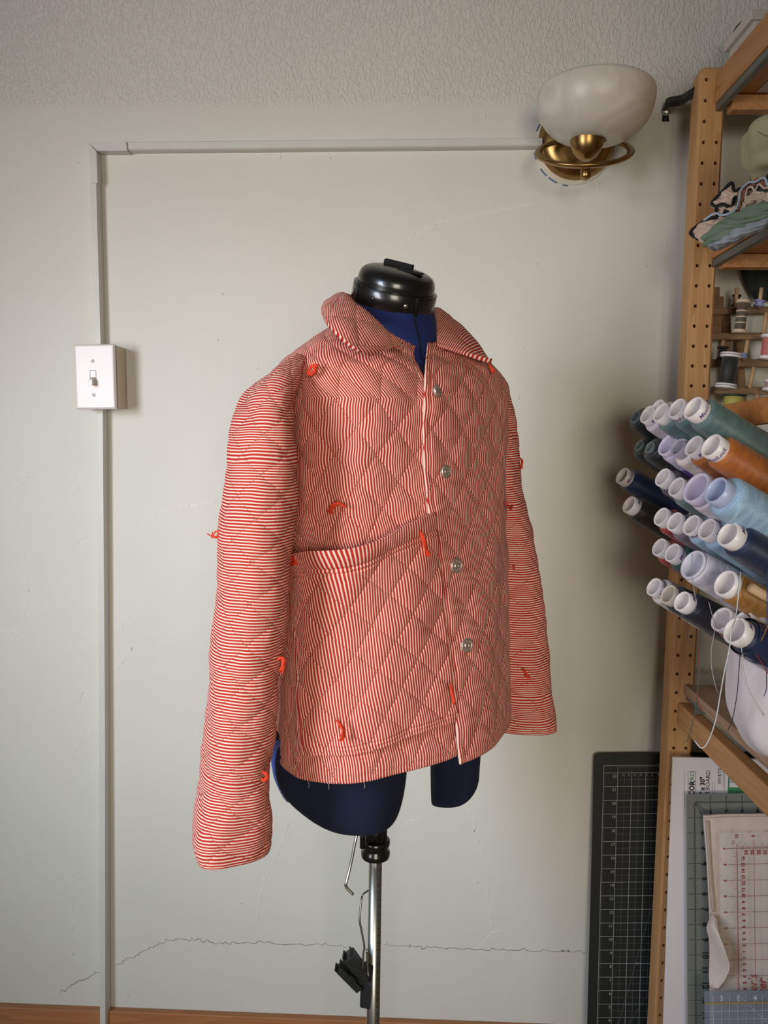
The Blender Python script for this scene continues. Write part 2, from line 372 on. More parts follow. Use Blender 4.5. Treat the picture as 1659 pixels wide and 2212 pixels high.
for i, (pts, w_, k) in enumerate(CR):
    mesh('crack' if k == 'crk' else 'plaster_ridge', *crack(pts, w_, .0014 if k == 'crk' else .0011, seed=i), M_crk if k == 'crk' else M_wall, WB)
for i, (x, y) in enumerate([(1395, 575), (1295, 900//1), (1160, 570), (1048, 250), (480, 635), (470, 735), (850, 210), (900, 588), (1120, 860), (445, 330), (168, 352), (520, 1950), (1030, 1905), (1280, 1060)]):
    p = P(x, y, D0); mesh('paint_blister', *lathe_data(p+np.array([0, .0006, 0]), (0, -1, 0), [(.003, 0), (.0022, .0012), (.001, .0019), (.0002, .002)], 8), M_wall, WB)

# ---- surface raceway (two runs, elbow) and switch
def raceway(name, a, b, wd, dp, label, cat='conduit', group=None, horizontal=False):
    root = thing(name, np.minimum(a, b), label, cat, group); a, b = np.array(a), np.array(b); ax = b-a; L = np.linalg.norm(ax); ax = ax/L
    s = np.cross(ax, (0, -1, 0)); prof = [(-.5, 0), (-.5, .55), (-.46, .85), (-.36, 1), (.36, 1), (.46, .85), (.5, .55), (.5, 0)]
    V = []; n = 12; r = np.random.default_rng(3)
    for i in range(n):
        p = a+ax*L*i/(n-1)
        for u, v in prof: V.append(p+s*u*wd+np.array([0, -1, 0])*v*dp)
    k = len(prof); Fc = [[i*k+j, i*k+j+1, (i+1)*k+j+1, (i+1)*k+j] for i in range(n-1) for j in range(k-1)]+[list(range(k))[::-1], [(n-1)*k+j for j in range(k)]]
    mesh('cover', V, Fc, M_trimp, root, False); return root
dp = .021
def rp(x, y): p = P(x, y, D0); p[1] = 0; return p
vt, vm, vb = rp(204, 396), rp(226, 742), rp(228, 890)
top_left = rp(206, 322)
r1 = raceway('wall_conduit', rp(211, 392), rp(221, 750), .0145, dp, 'vertical painted cable raceway running up from the light switch to the corner', group=None)
bl = rp(231, 2200); bl2 = bl.copy()
r2 = raceway('wall_conduit', rp(225.5, 885), rp(230, 1550), .0145, dp, 'vertical painted cable raceway below the light switch down to the baseboard')
# continue to the floor with a slight bend
ax0, ax1 = rp(230, 1550), rp(232.5, 2205)
V, Fc = [], []
s = np.array([.00725, 0, 0])
for p in (ax0, ax1, np.array([ax1[0], 0, .0])):
    for u, v in ((-1, 0), (-1, .6), (-.9, .88), (-.7, 1), (.7, 1), (.9, .88), (1, .6), (1, 0)): V.append(p+s*u+np.array([0, -1, 0])*v*(dp+(0.004 if p[2] < .3 else 0)))
mesh('cover', V, [[i*8+j, i*8+j+1, (i+1)*8+j+1, (i+1)*8+j] for i in range(2) for j in range(7)], M_trimp, r2, False)
r3 = raceway('wall_conduit', rp(276, 323), rp(1168, 314), .0155, .0185, 'horizontal painted cable raceway running from the corner to the wall lamp')
el = thing('conduit_elbow', rp(190, 396), 'painted corner elbow cover joining the two raceway runs at top left', 'conduit')
# mitred elbow with two arms
def arm(outer, inner, endo, endi, name):
    q = [P(*p, D0-dp-.0018) for p in (outer, inner, endi, endo)]; V = [np.array([p[0], 0, p[2]]) for p in q]+q
    mesh(name, V, [[0, 1, 5, 4], [1, 2, 6, 5], [2, 3, 7, 6], [3, 0, 4, 7], [4, 5, 6, 7]], M_trimp, el, False)
arm((190, 306.5), (209, 325.5), (272, 305.5), (274, 325.5), 'elbow_arm')
arm((189.5, 307.5), (208, 326.5), (196.5, 395), (210.5, 395), 'elbow_arm')

sw = thing('light_switch', P(214, 880, D0), 'white toggle light switch on a surface box with a raceway above and below', 'switch')
dpl = D0-.05
pa, pb, pc = P(162, 745, dpl), P(249, 743.5, dpl), P(167, 885, dpl)
ex, ez = pb-pa, pa-pc; pz = pc
bm = box_pts(pz+np.array([.003, .008, .002]), ex*.965, (0, .042, 0), ez*.97, .002); bmobj('surface_box', bm, mat('beige_box', (205, 188, 168), .5), sw)
# bevelled face plate
U, Vv = ex, ez; t_ = .006; plate = []
for ins, dd in ((0, 0), (0, -.003), (.03, -.0062), (.055, -.0066)):
    for a, b in ((ins, ins*.62), (1-ins, ins*.62), (1-ins, 1-ins*.62), (ins, 1-ins*.62)): plate.append(pz+U*a+Vv*b+np.array([0, dd, 0]))
Fc = [[i*4+j, i*4+(j+1) % 4, (i+1)*4+(j+1) % 4, (i+1)*4+j] for i in range(3) for j in range(4)]+[[12, 13, 14, 15], [3, 2, 1, 0]]
fp = mesh('face_plate', plate, Fc, M_white, sw, False)
fc = lambda a, b, dy: pz+U*a+Vv*b+np.array([0, dy, 0])
uu = U/np.linalg.norm(U); vv = Vv/np.linalg.norm(Vv)
c = fc(.46, .485, -.0067)
for s1, s2, e1, e2 in ((-.0055, -.013, .0006, .026), (.0049, -.013, .0006, .026), (-.0055, -.013, .011, .0006), (-.0055, .0124, .011, .0006)):
    box('slot_frame', c+uu*s1+vv*s2, uu*e1, (0, -.0004, 0), vv*e2, mat('slot_line', (120, 100, 96), .6), sw, 0)
bm = box_pts(c-uu*.0035-vv*.009+np.array([0, .001, 0]), uu*.007, np.array([0, -.014, 0])-vv*.006, vv*.011, .001); bmobj('toggle', bm, M_white, sw)
for b, an in ((.74, .9), (.22, -.8)):
    c = fc(.46, b, -.0066); sc_ = lathe('screw', c, (0, -1, 0), [(.0034, 0), (.0034, .0004), (.0028, .0009), (.0001, .001)], M_white, sw, 16)
    d = uu*math.cos(an)+vv*math.sin(an); e = np.cross(d, (0, 1, 0)); box('slot', c-d*.003-e*.0004+np.array([0, -.0009, 0]), d*.006, (0, -.0003, 0), e*.0008, mat('slot_line', (120, 100, 96)), sc_, 0)

# ================================================================== WALL LAMP
DL = 1.34
lc = P(1288, 200, DL); lamp = thing('wall_lamp', P(1235, 330, D0), 'brushed brass wall lamp with an alabaster glass bowl shade', 'lamp')
R = .0905
prof = [(R*.94, .002), (R, 0), (R*1.005, -.012), (R*.985, -.024), (R*.93, -.039), (R*.83, -.052), (R*.68, -.063), (R*.48, -.071), (R*.24, -.075)]
prof = [tuple(x) for x in spline(np.array([[*p] for p in prof]), 30)]
inner = [(r-.004 if r > .01 else r, h+.003) for r, h in prof[::-1]]
m_glass, t_ = base_mat('alabaster_glass', s2l((206, 198, 186)), .4, 0, Subsurface_Weight=.35, Subsurface_Scale=.02, Transmission_Weight=.0)
tc = t_.n('ShaderNodeTexCoord'); nn = t_.n('ShaderNodeTexNoise', i_Scale=14.0, i_Detail=6.0, i_Distortion=2.0); t_.l(tc.outputs['Object'], nn.inputs['Vector'])
rr = t_.n('ShaderNodeMapRange', i_From_Min=.35, i_From_Max=.7); t_.l(nn.outputs[0], rr.inputs[0])
t_.l(t_.mix(rr.outputs[0], s2l((200, 192, 180)), s2l((218, 210, 200))), t_.b.inputs['Base Color'])
axl = (.03, .02, 1)
sh = lathe('glass_shade', lc, axl, prof+inner, m_glass, lamp, 56)
cb = lc+np.array([-.003, 0, -.094])
cup = lathe('socket_cup', P(1267, 346, DL), (.0, 0, 1), [(.0001, 0), (.0072, 0), (.0088, .0015), (.0155, .0055), (.0215, .0130), (.0252, .0225), (.0268, .034), (.0268, .042), (.025, .0445), (.018, .041), (.0001, .040)], M_brass, lamp, 36)
cpl = P(1245, 306, D0)
lathe('back_plate', cpl, (0, -1, 0), [(.066, 0), (.066, .006), (.063, .014), (.054, .022), (.038, .027), (.02, .03), (.0001, .031)], M_brass, lamp, 48)
# mounting gap: bare plaster disc with blue tape traces behind the plate
lathe('mounting_ring', cpl+np.array([-.004, 0, -.006]), (0, -1, 0), [(.068, 0), (.068, .0015), (.066, .002), (.03, .002)], mat('bare_plaster', (216, 206, 188), .8), lamp, 40)
bl_ = []
for a0, a1 in ((190, 200), (215, 228), (232, 246), (255, 262), (150, 160), (172, 178)):
    pts = [cpl+np.array([-.004+.0695*math.cos(math.radians(a)), -.002, -.006+.0695*math.sin(math.radians(a))]) for a in np.linspace(a0, a1, 6)]
    bl_.append(tube_data(pts, .0011, 5))
mesh('blue_tape_trace', *join(bl_), mat('blue_tape', (92, 124, 158), .8), lamp)
# horizontal brass ring arm
rc = P(1262, 322, 1.375); ang = np.linspace(0, 2*math.pi, 57)
ra = .074
tor = [rc+np.array([ra*math.cos(a), ra*.82*math.sin(a)*1.0, -.004+.042*math.sin(a)+.004*math.cos(a)]) for a in ang]
V = []; Fc = []; n = 10
for i, a in enumerate(ang[:-1]):
    p = np.array(tor[i]); tg = np.array(tor[(i+1) % 56])-np.array(tor[i-1]); t1, u1, v1 = frame_of(tg)
    for k in range(n): b = 2*math.pi*k/n; V.append(p+.0062*math.cos(b)*u1+.0042*math.sin(b)*v1)
Fc = [[i*n+k, i*n+(k+1) % n, ((i+1) % 56)*n+(k+1) % n, ((i+1) % 56)*n+k] for i in range(56) for k in range(n)]
mesh('ring_arm', V, Fc, M_brass, lamp)
lathe('finial', P(1265, 368, DL-.008), (0, -.2, -1), [(.006, -.006), (.0082, 0), (.0082, .012), (.006, .014), (.0001, .0145)], M_brass, lamp, 20, True)

# ================================================================== SHELVING UNIT (perpendicular to the wall)
DP = 1.355
A_, B_ = P(1512, 180, DP), P(1414, 2200, DP)
lean = (A_-B_)/(A_[2]-B_[2]); base = B_-lean*B_[2]
al = math.radians(-1.0); e_r = np.array([math.cos(al), -math.sin(al), 0])*1.0; e_f = np.array([-math.sin(al), -math.cos(al), 0])
ztop = P(1520, 149, DP)[2]
def SH(a, b, h): return base+lean*h+e_r*a+e_f*b
unit = thing('shelving_unit', SH(0, 0, 0), 'tall pine shelving unit with drilled uprights standing at the right', 'shelving')
def sbox(name, a0, a1, b0, b1, h0, h1, m, parent=unit, bev=.0015):
    return box(name, SH(a0, b0, h0), e_r*(a1-a0), e_f*(b1-b0), lean*(h1-h0), m, parent, bev)
def upright(b0, a0=0.0, holes=True, sgn=1):
    "post 44 x 44: front face (toward the shelves) drilled with two columns of peg holes"
    W_, T_, c = .041, .042, .004; pitch = .032; H = ztop; Vs = []; Fs = []
    def add(v): Vs.append(v); return len(Vs)-1
    q = lambda a, b, h: SH(a0+a, b0+b*sgn, h)
    n = int(H/pitch); z0 = H-n*pitch
    for i in range(n):
        for j in range(2):
            x0, x1 = c+(W_-2*c)*j/2, c+(W_-2*c)*(j+1)/2; h0, h1 = z0+i*pitch, z0+(i+1)*pitch; xm, hm = (x0+x1)/2, (h0+h1)/2
            xm += (-.002 if j == 0 else .002)
            zz = hm; skip = (j == 1 and (H-.10 < zz)) or not holes
            if skip:
                Fs.append([add(q(x0, 0, h0)), add(q(x1, 0, h0)), add(q(x1, 0, h1)), add(q(x0, 0, h1))]); continue
            X0, X1 = (x0+x1)/2-(x1-x0)/2, (x0+x1)/2+(x1-x0)/2; xc = (x0+x1)/2
            ou = [(X1, hm), (X1, h1), (xc, h1), (X0, h1), (X0, hm), (X0, h0), (xc, h0), (X1, h0)]
            r = .0031; inn = [(xm+r*math.cos(math.pi*k/4), hm+r*math.sin(math.pi*k/4)) for k in range(8)]
            O = [add(q(x, 0, h)) for x, h in ou]; I = [add(q(x, 0, h)) for x, h in inn]; D = [add(q(x, -.012, h)) for x, h in inn]
            for k in range(8): k2 = (k+1) % 8; Fs.append([O[k], O[k2], I[k2], I[k]]); Fs.append([I[k], I[k2], D[k2], D[k]])
            Fs.append(D)
    h0, h1 = z0, H-.006
    pr_ = [(c, 0), (0, -c), (0, -T_+c), (c, -T_), (W_-c, -T_), (W_, -T_+c), (W_, -c), (W_-c, 0)]
    lo = [add(q(a, b, 0)) for a, b in pr_]; mi = [add(q(a, b, h1)) for a, b in pr_]; hi_ = [add(q(W_/2+(a-W_/2)*.8, -T_/2+(b+T_/2)*.8, H+.004)) for a, b in pr_]
    for k in range(7): Fs.append([lo[k], mi[k], mi[k+1], lo[k+1]])
    for k in range(8): Fs.append([mi[k], hi_[k], hi_[(k+1) % 8], mi[(k+1) % 8]])
    Fs += [hi_, [lo[7], lo[0], add(q(c, 0, z0)), add(q(W_-c, 0, z0))]]
    o = mesh('upright', Vs, Fs, M_pine, unit, False)
    me = o.data; me.materials.append(M_dark)
    # hole floors are dark
    for p in me.polygons:
        if len(p.vertices) == 8 and p.area < 6e-5: p.material_index = 1
    bm = bmesh.new(); bm.from_mesh(me); bmesh.ops.recalc_face_normals(bm, faces=bm.faces); bm.to_mesh(me); bm.free()
upright(0); upright(0, .40); upright(.86, 0, True, -1); upright(.86, .40, True, -1)
for h in (.12,): sbox('side_rail', .041, .40, -.03, -.012, h, h+.045, M_pine_h)
HS = lambda px, py, d: P(px, py, d)[2]
# shelf 1 (top)
h1 = HS(1544, 215, 1.34); h1t = HS(1544, 150, 1.34)
def shelf(h0, h1, hm, name='shelf', a0=.024, planks=4, m=M_pine_h, strip=True, lip=True):
    s_ = sbox(name, a0, a0+.018, .001, .815, h0, h1, m) if lip else None
    n = planks; wv = (.40-a0)/n
    for i in range(n): sbox('shelf_board', a0+.018+i*wv, a0+.018+(i+1)*wv-.0015, .001, .815, h0+.004, h0+.022, m)
    if strip: sbox('metal_strip', a0+.002, a0+.012, .001, .815, h0-.0125, h0-.0005, M_grey)
    return h0
shelf(h1, h1t, 0)
sbox('shelf_batten', .042, .41, .006, .028, h1-.020, h1+.003, M_pine_h)
h2 = HS(1530, 556, 1.34); shelf(h2, h2+.012, 0, a0=.030)
sbox('shelf_batten', .042, .41, .006, .028, h2-.018, h2+.003, M_pine_h)
# worktop-height shelf
h3 = HS(1476, 1501, 1.35); h3t = HS(1476, 1480, 1.35)
for i in range(3): sbox('shelf_plank', .022+i*.125, .022+(i+1)*.125-.001, .002, .815, h3, h3t, M_oak, bev=.001)
# long rail under it
hb0, hb1 = HS(1461, 1566, 1.352), HS(1463, 1518, 1.352)
sbox('long_rail', .013, .034, .001, .90, hb0, hb1, M_pine_h, bev=.003)
sbox('corner_plate', .026, .0275, .002, .045, hb1+.006, hb1+.032, M_grey, bev=0)
pc_ = SH(.025, .02, hb1+.018); lathe('screw', pc_, -e_r, [(.005, 0), (.0045, .0015), (.003, .0025), (.0001, .003)], M_steel, unit, 14)
sbox('pin_bar', .02, .036, .062, .066, hb1+.002, hb1+.020, M_grey, bev=0)

# ---- strap that ties the unit to the wall
st = thing('safety_strap', P(1440, 240, D0), 'dark metal safety strap screwed to the wall above the shelf upright', 'strap')
pts = [P(*p) for p in ((1438, 262, D0-.002), (1437, 240, D0-.003), (1435, 229, D0-.012), (1447, 221, D0-.03), (1470, 217, D0-.05), (1486, 208, D0-.075), (1502, 198, D0-.09))]
c = spline(pts, 30); wv = np.array([.0065, 0, 0]); ww = [np.array([.0062, 0, 0])*(1-min(1, i/12))+np.array([0, -.003, .0075])*min(1, i/12) for i in range(30)]
V = np.array([[p-w_, p+w_] for p, w_ in zip(c, ww)]); grid_solid('strap_band', V, M_blackm, st, .0012)
lathe('screw', P(1440, 240, D0-.003), (0, -1, 0), [(.0085, 0), (.008, .002), (.006, .004), (.003, .005), (.0001, .0055)], M_steel, st, 20)

# ---- objects on top of the unit
bx = thing('white_box', SH(.05, .0, h1t), 'white lidded box lying on the top shelf near the ceiling', 'box')
q0, q1 = P(1541, 118, 1.34), P(1600, 88, 1.2)
box('box_body', SH(.034, .026, h1t+.001), e_r*.20, e_f*.09, (0, 0, .022), mat('box_white', (206, 196, 186), .6), bx)
box('box_lid', SH(.027, .02, h1t+.0225), e_r*.22, e_f*.10, (0, 0, .014), mat('box_white', (206, 196, 186), .6), bx)
hd = thing('pan', P(1640, 120, 1.40), 'dark pan with a grey hoop handle peeping over the top shelf beam', 'pan')
lathe('pan_body', P(1650, 118, 1.38), (0, 0, 1), [(.0001, 0), (.045, 0), (.048, .004), (.048, .040), (.046, .044), (.0001, .042)], M_blackm, hd, 28)
tube('hoop_handle', spline([P(1600, 68, 1.38), P(1596, 62, 1.38), P(1603, 54, 1.375), P(1620, 48, 1.37), P(1650, 42, 1.37), P(1670, 50, 1.38)], 24), .0035, M_grey, hd)
pp = thing('paper_sheet', SH(.1, .1, h1-.001), 'printed white sheet taped under the top shelf boards', 'paper')
box('sheet', SH(.075, .035, h1+.0030), e_r*.30, e_f*.12, (0, 0, -.0006), mat('paper_print', (190, 184, 182), .8, var=.25, scale=40), pp, 0)

# ---- folded things on shelf 2
def cm(n, c, **k): return mat(n, c, .9, var=.12, scale=60, bump=.4, bscale=500, bdist=.0008, **k)
pk = cm('pink_cream_cloth', (214, 186, 168)); gr = cm('sage_cloth', (112, 132, 112)); gy = cm('grey_blue_cloth', (150, 158, 166)); bk = cm('black_edging', (24, 26, 30)); lb = cm('pale_blue_trim', (168, 188, 206)); rs = cm('rust_cloth', (150, 98, 78)); cr = cm('olive_cream_cloth', (160, 156, 122))
def edged(name, ctrl, m, label, edge, group='folded fabrics on the shelf', em=bk, er=.0028, **k):
    r_ = thing(name, P(*ctrl[-1][0]), label, 'fabric', group)
    cloth('cloth', ctrl, m, r_, **k)
    if edge: tube('edging', spline([P(*p) for p in edge], 60), er, em, r_, 7)
    return r_
edged('fabric_piece', [[(1497, 500, 1.27), (1520, 478, 1.24), (1556, 468, 1.22), (1620, 462, 1.18)], [(1500, 508, 1.26), (1525, 498, 1.22), (1560, 488, 1.2), (1640, 470, 1.12)], [(1514, 520, 1.25), (1530, 524, 1.21), (1570, 510, 1.18), (1659, 488, 1.08)]], pk,
      'pinkish cream fabric with black edging poking out lowest left in the pile', [(1556, 468, 1.215), (1530, 474, 1.23), (1505, 489, 1.255), (1492, 503, 1.265), (1502, 512, 1.255), (1516, 519, 1.245)], seed=1, amp=.0015)
edged('fabric_piece', [[(1520, 518, 1.2), (1560, 478, 1.19), (1600, 458, 1.14), (1659, 432, 1.06), (1720, 410, 1.0)], [(1520, 520, 1.2), (1552, 496, 1.165), (1595, 482, 1.12), (1659, 458, 1.04), (1720, 435, .98)], [(1526, 530, 1.205), (1550, 516, 1.175), (1600, 502, 1.13), (1659, 472, 1.05), (1720, 450, .99)]], gr,
      'sage green fabric with frayed edge lying at the front of the pile', None, seed=2, amp=.004, freq=2.2)
edged('fabric_piece', [[(1530, 528, 1.19), (1562, 505, 1.165), (1600, 485, 1.12), (1659, 462, 1.04)], [(1532, 534, 1.195), (1560, 522, 1.16), (1600, 504, 1.12), (1659, 478, 1.05)], [(1545, 540, 1.21), (1570, 532, 1.18), (1612, 512, 1.13), (1659, 488, 1.07)]], gy,
      'pale grey blue fabric crumpled under the sage green one', None, seed=3, amp=.002, freq=1.6)
edged('fabric_piece', [[(1538, 440, 1.25), (1560, 414, 1.24), (1580, 396, 1.235)], [(1545, 448, 1.245), (1568, 440, 1.22), (1592, 416, 1.22)], [(1552, 458, 1.24), (1572, 456, 1.22), (1600, 440, 1.22)]], pk,
      'ruffled cream fabric corner with thick black edging standing up from the pile', [(1548, 460, 1.235), (1546, 447, 1.235), (1538, 438, 1.245), (1558, 416, 1.235), (1580, 395, 1.23), (1586, 412, 1.22), (1600, 408, 1.21), (1596, 424, 1.21), (1586, 428, 1.21), (1583, 444, 1.205), (1576, 448, 1.205), (1562, 441, 1.21), (1550, 444, 1.23)], seed=4, er=.0024, nu=40, amp=.0025)
edged('fabric_piece', [[(1548, 462, 1.22), (1566, 452, 1.21), (1590, 446, 1.20)], [(1550, 472, 1.215), (1572, 466, 1.2), (1596, 450, 1.19)]], pk,
      'small cream fold with wavy black edging under the ruffled corner', [(1550, 470, 1.21), (1548, 460, 1.21), (1562, 466, 1.2), (1566, 454, 1.2), (1576, 460, 1.195), (1590, 452, 1.19)], seed=5, er=.0016, nu=24, nv=14, amp=.001)
edged('fabric_piece', [[(1596, 448, 1.2), (1600, 410, 1.2), (1625, 392, 1.15), (1640, 384, 1.12), (1659, 396, 1.08)], [(1592, 470, 1.2), (1604, 440, 1.18), (1625, 424, 1.13), (1642, 418, 1.11), (1659, 424, 1.07)]], rs,
      'rust brown folded fabric with pale blue piping in the middle of the pile', [(1520, 476, 1.205), (1544, 461, 1.2), (1562, 465, 1.185), (1586, 455, 1.175), (1596, 436, 1.175), (1600, 412, 1.17), (1618, 394, 1.14), (1632, 393, 1.12), (1650, 384, 1.09), (1659, 400, 1.07)], em=lb, er=.0016, seed=6)
edged('fabric_piece', [[(1606, 450, 1.17), (1612, 412, 1.165), (1628, 402, 1.13), (1640, 400, 1.11), (1662, 412, 1.06)], [(1604, 462, 1.17), (1616, 430, 1.15), (1632, 424, 1.12), (1644, 426, 1.09), (1662, 428, 1.05)]], cm('dark_cloth', (58, 54, 56)),
      'dark fabric with a wavy pink piped edge behind the sage green one', [(1608, 446, 1.155), (1614, 410, 1.14), (1624, 404, 1.12), (1631, 412, 1.11), (1640, 398, 1.09), (1650, 406, 1.07), (1662, 404, 1.05)], em=pk, er=.0014, seed=7)
edged('fabric_piece', [[(1608, 446, 1.15), (1618, 424, 1.13), (1640, 414, 1.09), (1662, 420, 1.05)], [(1606, 460, 1.15), (1618, 440, 1.12), (1640, 432, 1.08), (1662, 434, 1.03)]], cm('cream_folds', (196, 176, 152)),
      'tan and cream folded cloth just above the sage green fabric', None, seed=8, amp=.003, freq=3)
edged('fabric_piece', [[(1620, 398, 1.22), (1628, 374, 1.22), (1645, 366, 1.18), (1668, 372, 1.12)], [(1626, 404, 1.2), (1634, 388, 1.19), (1650, 382, 1.16), (1668, 388, 1.1)]], bk,
      'black fabric fold directly beneath the olive bag', [(1630, 382, 1.19), (1640, 376, 1.17), (1654, 372, 1.14), (1668, 374, 1.1)], em=gy, er=.0022, seed=9)
bgp = thing('fabric_bundle', P(1640, 375, 1.15), 'pale olive cloth bundle resting on top of the folded fabrics', 'fabric')
def blob(name, c, rx, ry, rz, m, parent, seed=0, amp=.12, n=40, shape=None):
    r = np.random.default_rng(seed); th = np.linspace(.02, math.pi-.02, n); ph = np.linspace(0, 2*math.pi, n*2, endpoint=False)
    T, Ph = np.meshgrid(th, ph, indexing='ij'); d = np.stack([np.sin(T)*np.cos(Ph), np.sin(T)*np.sin(Ph), -np.cos(T)], -1); h = 1.0
    for k in range(9):
        w_ = r.normal(0, 2.6, 3); h = h+amp/3*np.sin(d@w_*1.6+r.uniform(0, 6))
    sgn = lambda a, p: np.sign(a)*np.abs(a)**p
    V = np.stack([sgn(d[..., 0], .8)*rx*h, sgn(d[..., 1], .8)*ry*h, sgn(d[..., 2], .75)*rz*h], -1)
    if shape: V = shape(V)
    return grid_solid(name, V+np.array(c), m, parent, .002, True)
blob('bundle', P(1690, 318, 1.13), .045, .06, .040, cr, bgp, 5, .14)
tube('stitch_seam', [P(*p) for p in ((1636, 284, 1.085), (1644, 290, 1.08), (1656, 293, 1.075), (1668, 292, 1.07))], .0006, mat('seam_olive', (120, 118, 90)), bgp, 5)

# ---- white bag on the worktop shelf
bag = thing('white_bag', SH(.12, .2, h3t), 'white cloth bag sitting on the worktop shelf below the thread cones', 'bag')
zz = P(1625, 1520, 1.12)
def bshape(V): return V
bc = P(1706, 1488, 1.02); blob('bag_body', bc, .066, .085, (bc[2]-h3t)/1.05, mat('bag_white', (222, 214, 214), .85, bump=.3, bscale=120, bdist=.003), bag, 11, .05, 44)
tube('bag_seam', spline([P(1604, 1400, .93), P(1605, 1450, .925), P(1622, 1500, .92), P(1650, 1545, .915)], 16), .001, mat('bag_seam', (200, 192, 190)), bag, 6)

# ---- small wooden spool rack standing behind, on the back of the unit
rk = thing('spool_rack', P(1600, 880, 1.43), 'small wooden peg rack for spools hanging behind the shelf upright', 'rack')
dR = 1.43
def rail(x0, y0, x1, y1, hpx, d=dR, t=.018):
    a, b = P(x0, y0, d), P(x1, y1, d); hh = hpx/1750*d
    box('rail', a, b-a, (0, t, 0), (0, 0, -hh), M_darkwood, rk, .001)
rail(1532, 665, 1700, 661, 14, 1.44); rail(1530, 719, 1700, 718, 14, 1.42); rail(1533, 776, 1700, 776, 16, 1.40); rail(1542, 835, 1700, 836, 15, 1.38)
def post(x0, y0, x1, y1, w_, d0, d1): 
    a, b = P(x0, y0, d0), P(x1, y1, d1); box('rack_post', a, (w_, 0, 0), (0, .012, 0), b-a, M_darkwood, rk, .001)
post(1543, 620, 1540, 720, .010, 1.455, 1.44); post(1551, 640, 1545, 722, .0105, 1.45, 1.44); post(1560, 672, 1568, 868, .014, 1.455, 1.42); post(1590, 725, 1598, 868, .012, 1.455, 1.42)
post(1640, 560, 1660, 700, .01, 1.455, 1.45) if 0 else None
def dowel(x0, y0, x1, y1, d, r=.0032):
    tube('peg', [P(x0, y0, d), P(x1, y1, d)], r, M_dowel, rk, 10)
for a in ((1592, 622, 1589, 664, 1.43), (1645, 622, 1640, 664, 1.425), (1656, 676, 1650, 720, 1.41), (1563, 735, 1559, 750, 1.41), (1615, 735, 1608, 778, 1.39), (1628, 793, 1619, 838, 1.37), (1636, 852, 1632, 872, 1.36), (1607, 652, 1600, 720, 1.41), (1580, 760, 1568, 836, 1.37)): dowel(*a)
tagl = []
def spool(px0, py0, px1, py1, d, r, fl, body, flc, label, stripes=None, group='spools on the small wooden rack', printc=None):
    a, b = P(px0, py0, d), P(px1, py1, d); ax = a-b; L = np.linalg.norm(ax); t = ax/L
    s_ = thing('thread_spool', b, label, 'spool', group)
    lathe('thread', b, t, [(.0001, fl), (r*.9, fl), (r, fl+.001), (r, L-fl-.001), (r*.9, L-fl), (.0001, L-fl)], body, s_, 24)
    for h0 in (0, L-fl):
        R_ = r*1.3; f_ = lathe('flange', b+t*h0, t, [(.0036, 0), (R_, 0), (R_*1.02, fl*.2), (R_*1.02, fl*.8), (R_, fl), (.0036, fl), (.0036, 0)], flc, s_, 28)
        if printc: lathe('print_band', b+t*h0, t, [(R_*1.025, fl*.35), (R_*1.03, fl*.4), (R_*1.03, fl*.6), (R_*1.025, fl*.65)], printc, f_, 28)
    if stripes:
        for f in stripes: lathe('band', b+t*(L*f), t, [(r*1.0, -.0011), (r*1.12, 0), (r*1.0, .0011)], flc, s_, 20)
    return s_
tm = lambda n, c: mat(n, c, .55, var=.15, scale=20, bump=.35, bscale=260, bdist=.001, stretch=(1, 1, 4), Sheen_Weight=.2)
spool(1606, 648, 1597, 719, 1.40, .0085, .005, tm('brown_thread', (86, 74, 62)), mat('tan_flange', (206, 182, 158), .5), 'slim brown banded spool with tan ends on the upper rack rail', (.3, .48, .66))
spool(1580, 763, 1567, 838, 1.345, .0125, .0065, tm('black_thread', (26, 26, 28)), M_white, 'black spool with white printed ends on the lowest rack rail', printc=mat('faded_print', (150, 146, 160)))
spool(1586, 852, 1583, 884, 1.33, .0145, .003, tm('yellow_thread', (176, 164, 72)), mat('dark_flange', (30, 44, 42), .5), 'yellow spool with dark green end just above the thread cones')
spool(1642, 649, 1639, 662, 1.42, .007, .002, mat('lilac_core', (150, 146, 190), .5), mat('lilac_core', (150, 146, 190)), 'small lilac bobbin on a peg of the top rack rail')
spool(1608, 763, 1606, 774, 1.385, .0045, .002, mat('blue_core', (132, 152, 190), .5), mat('blue_core', (132, 152, 190)), 'tiny pale blue bobbin on a peg beside the black spool')
spool(1592, 637, 1589, 662, 1.435, .0055, .003, tm('maroon_thread', (52, 38, 36)), mat('dark_flange2', (40, 30, 30)), 'dark brown spool on the hindmost peg of the top rail')
spool(1562, 749, 1560, 776, 1.41, .007, .003, tm('umber_thread', (46, 28, 26)), mat('dark_flange2', (40, 30, 30)), 'dark red brown spool partly behind the black spool')
spool(1664, 723, 1656, 776, 1.38, .0105, .005, tm('pink_thread', (196, 110, 104)), M_white, 'pink spool with white ends at the right frame edge')
spool(1668, 822, 1662, 845, 1.36, .009, .004, tm('rose_thread', (180, 140, 140)), M_white, 'pale spool cut by the frame edge on the lowest rail')
drk = thing('hanging_cloth', P(1640, 600, 1.46), 'dark cloth hanging behind the peg rack under the second shelf', 'fabric')
cloth('cloth', [[(1596, 580, 1.455), (1630, 582, 1.45), (1700, 582, 1.45)], [(1612, 620, 1.455), (1640, 620, 1.45), (1700, 620, 1.45)], [(1630, 650, 1.455), (1655, 650, 1.452), (1700, 650, 1.45)]], cm('dark_green_cloth', (30, 38, 34)), drk, 30, 20, .002, 2)

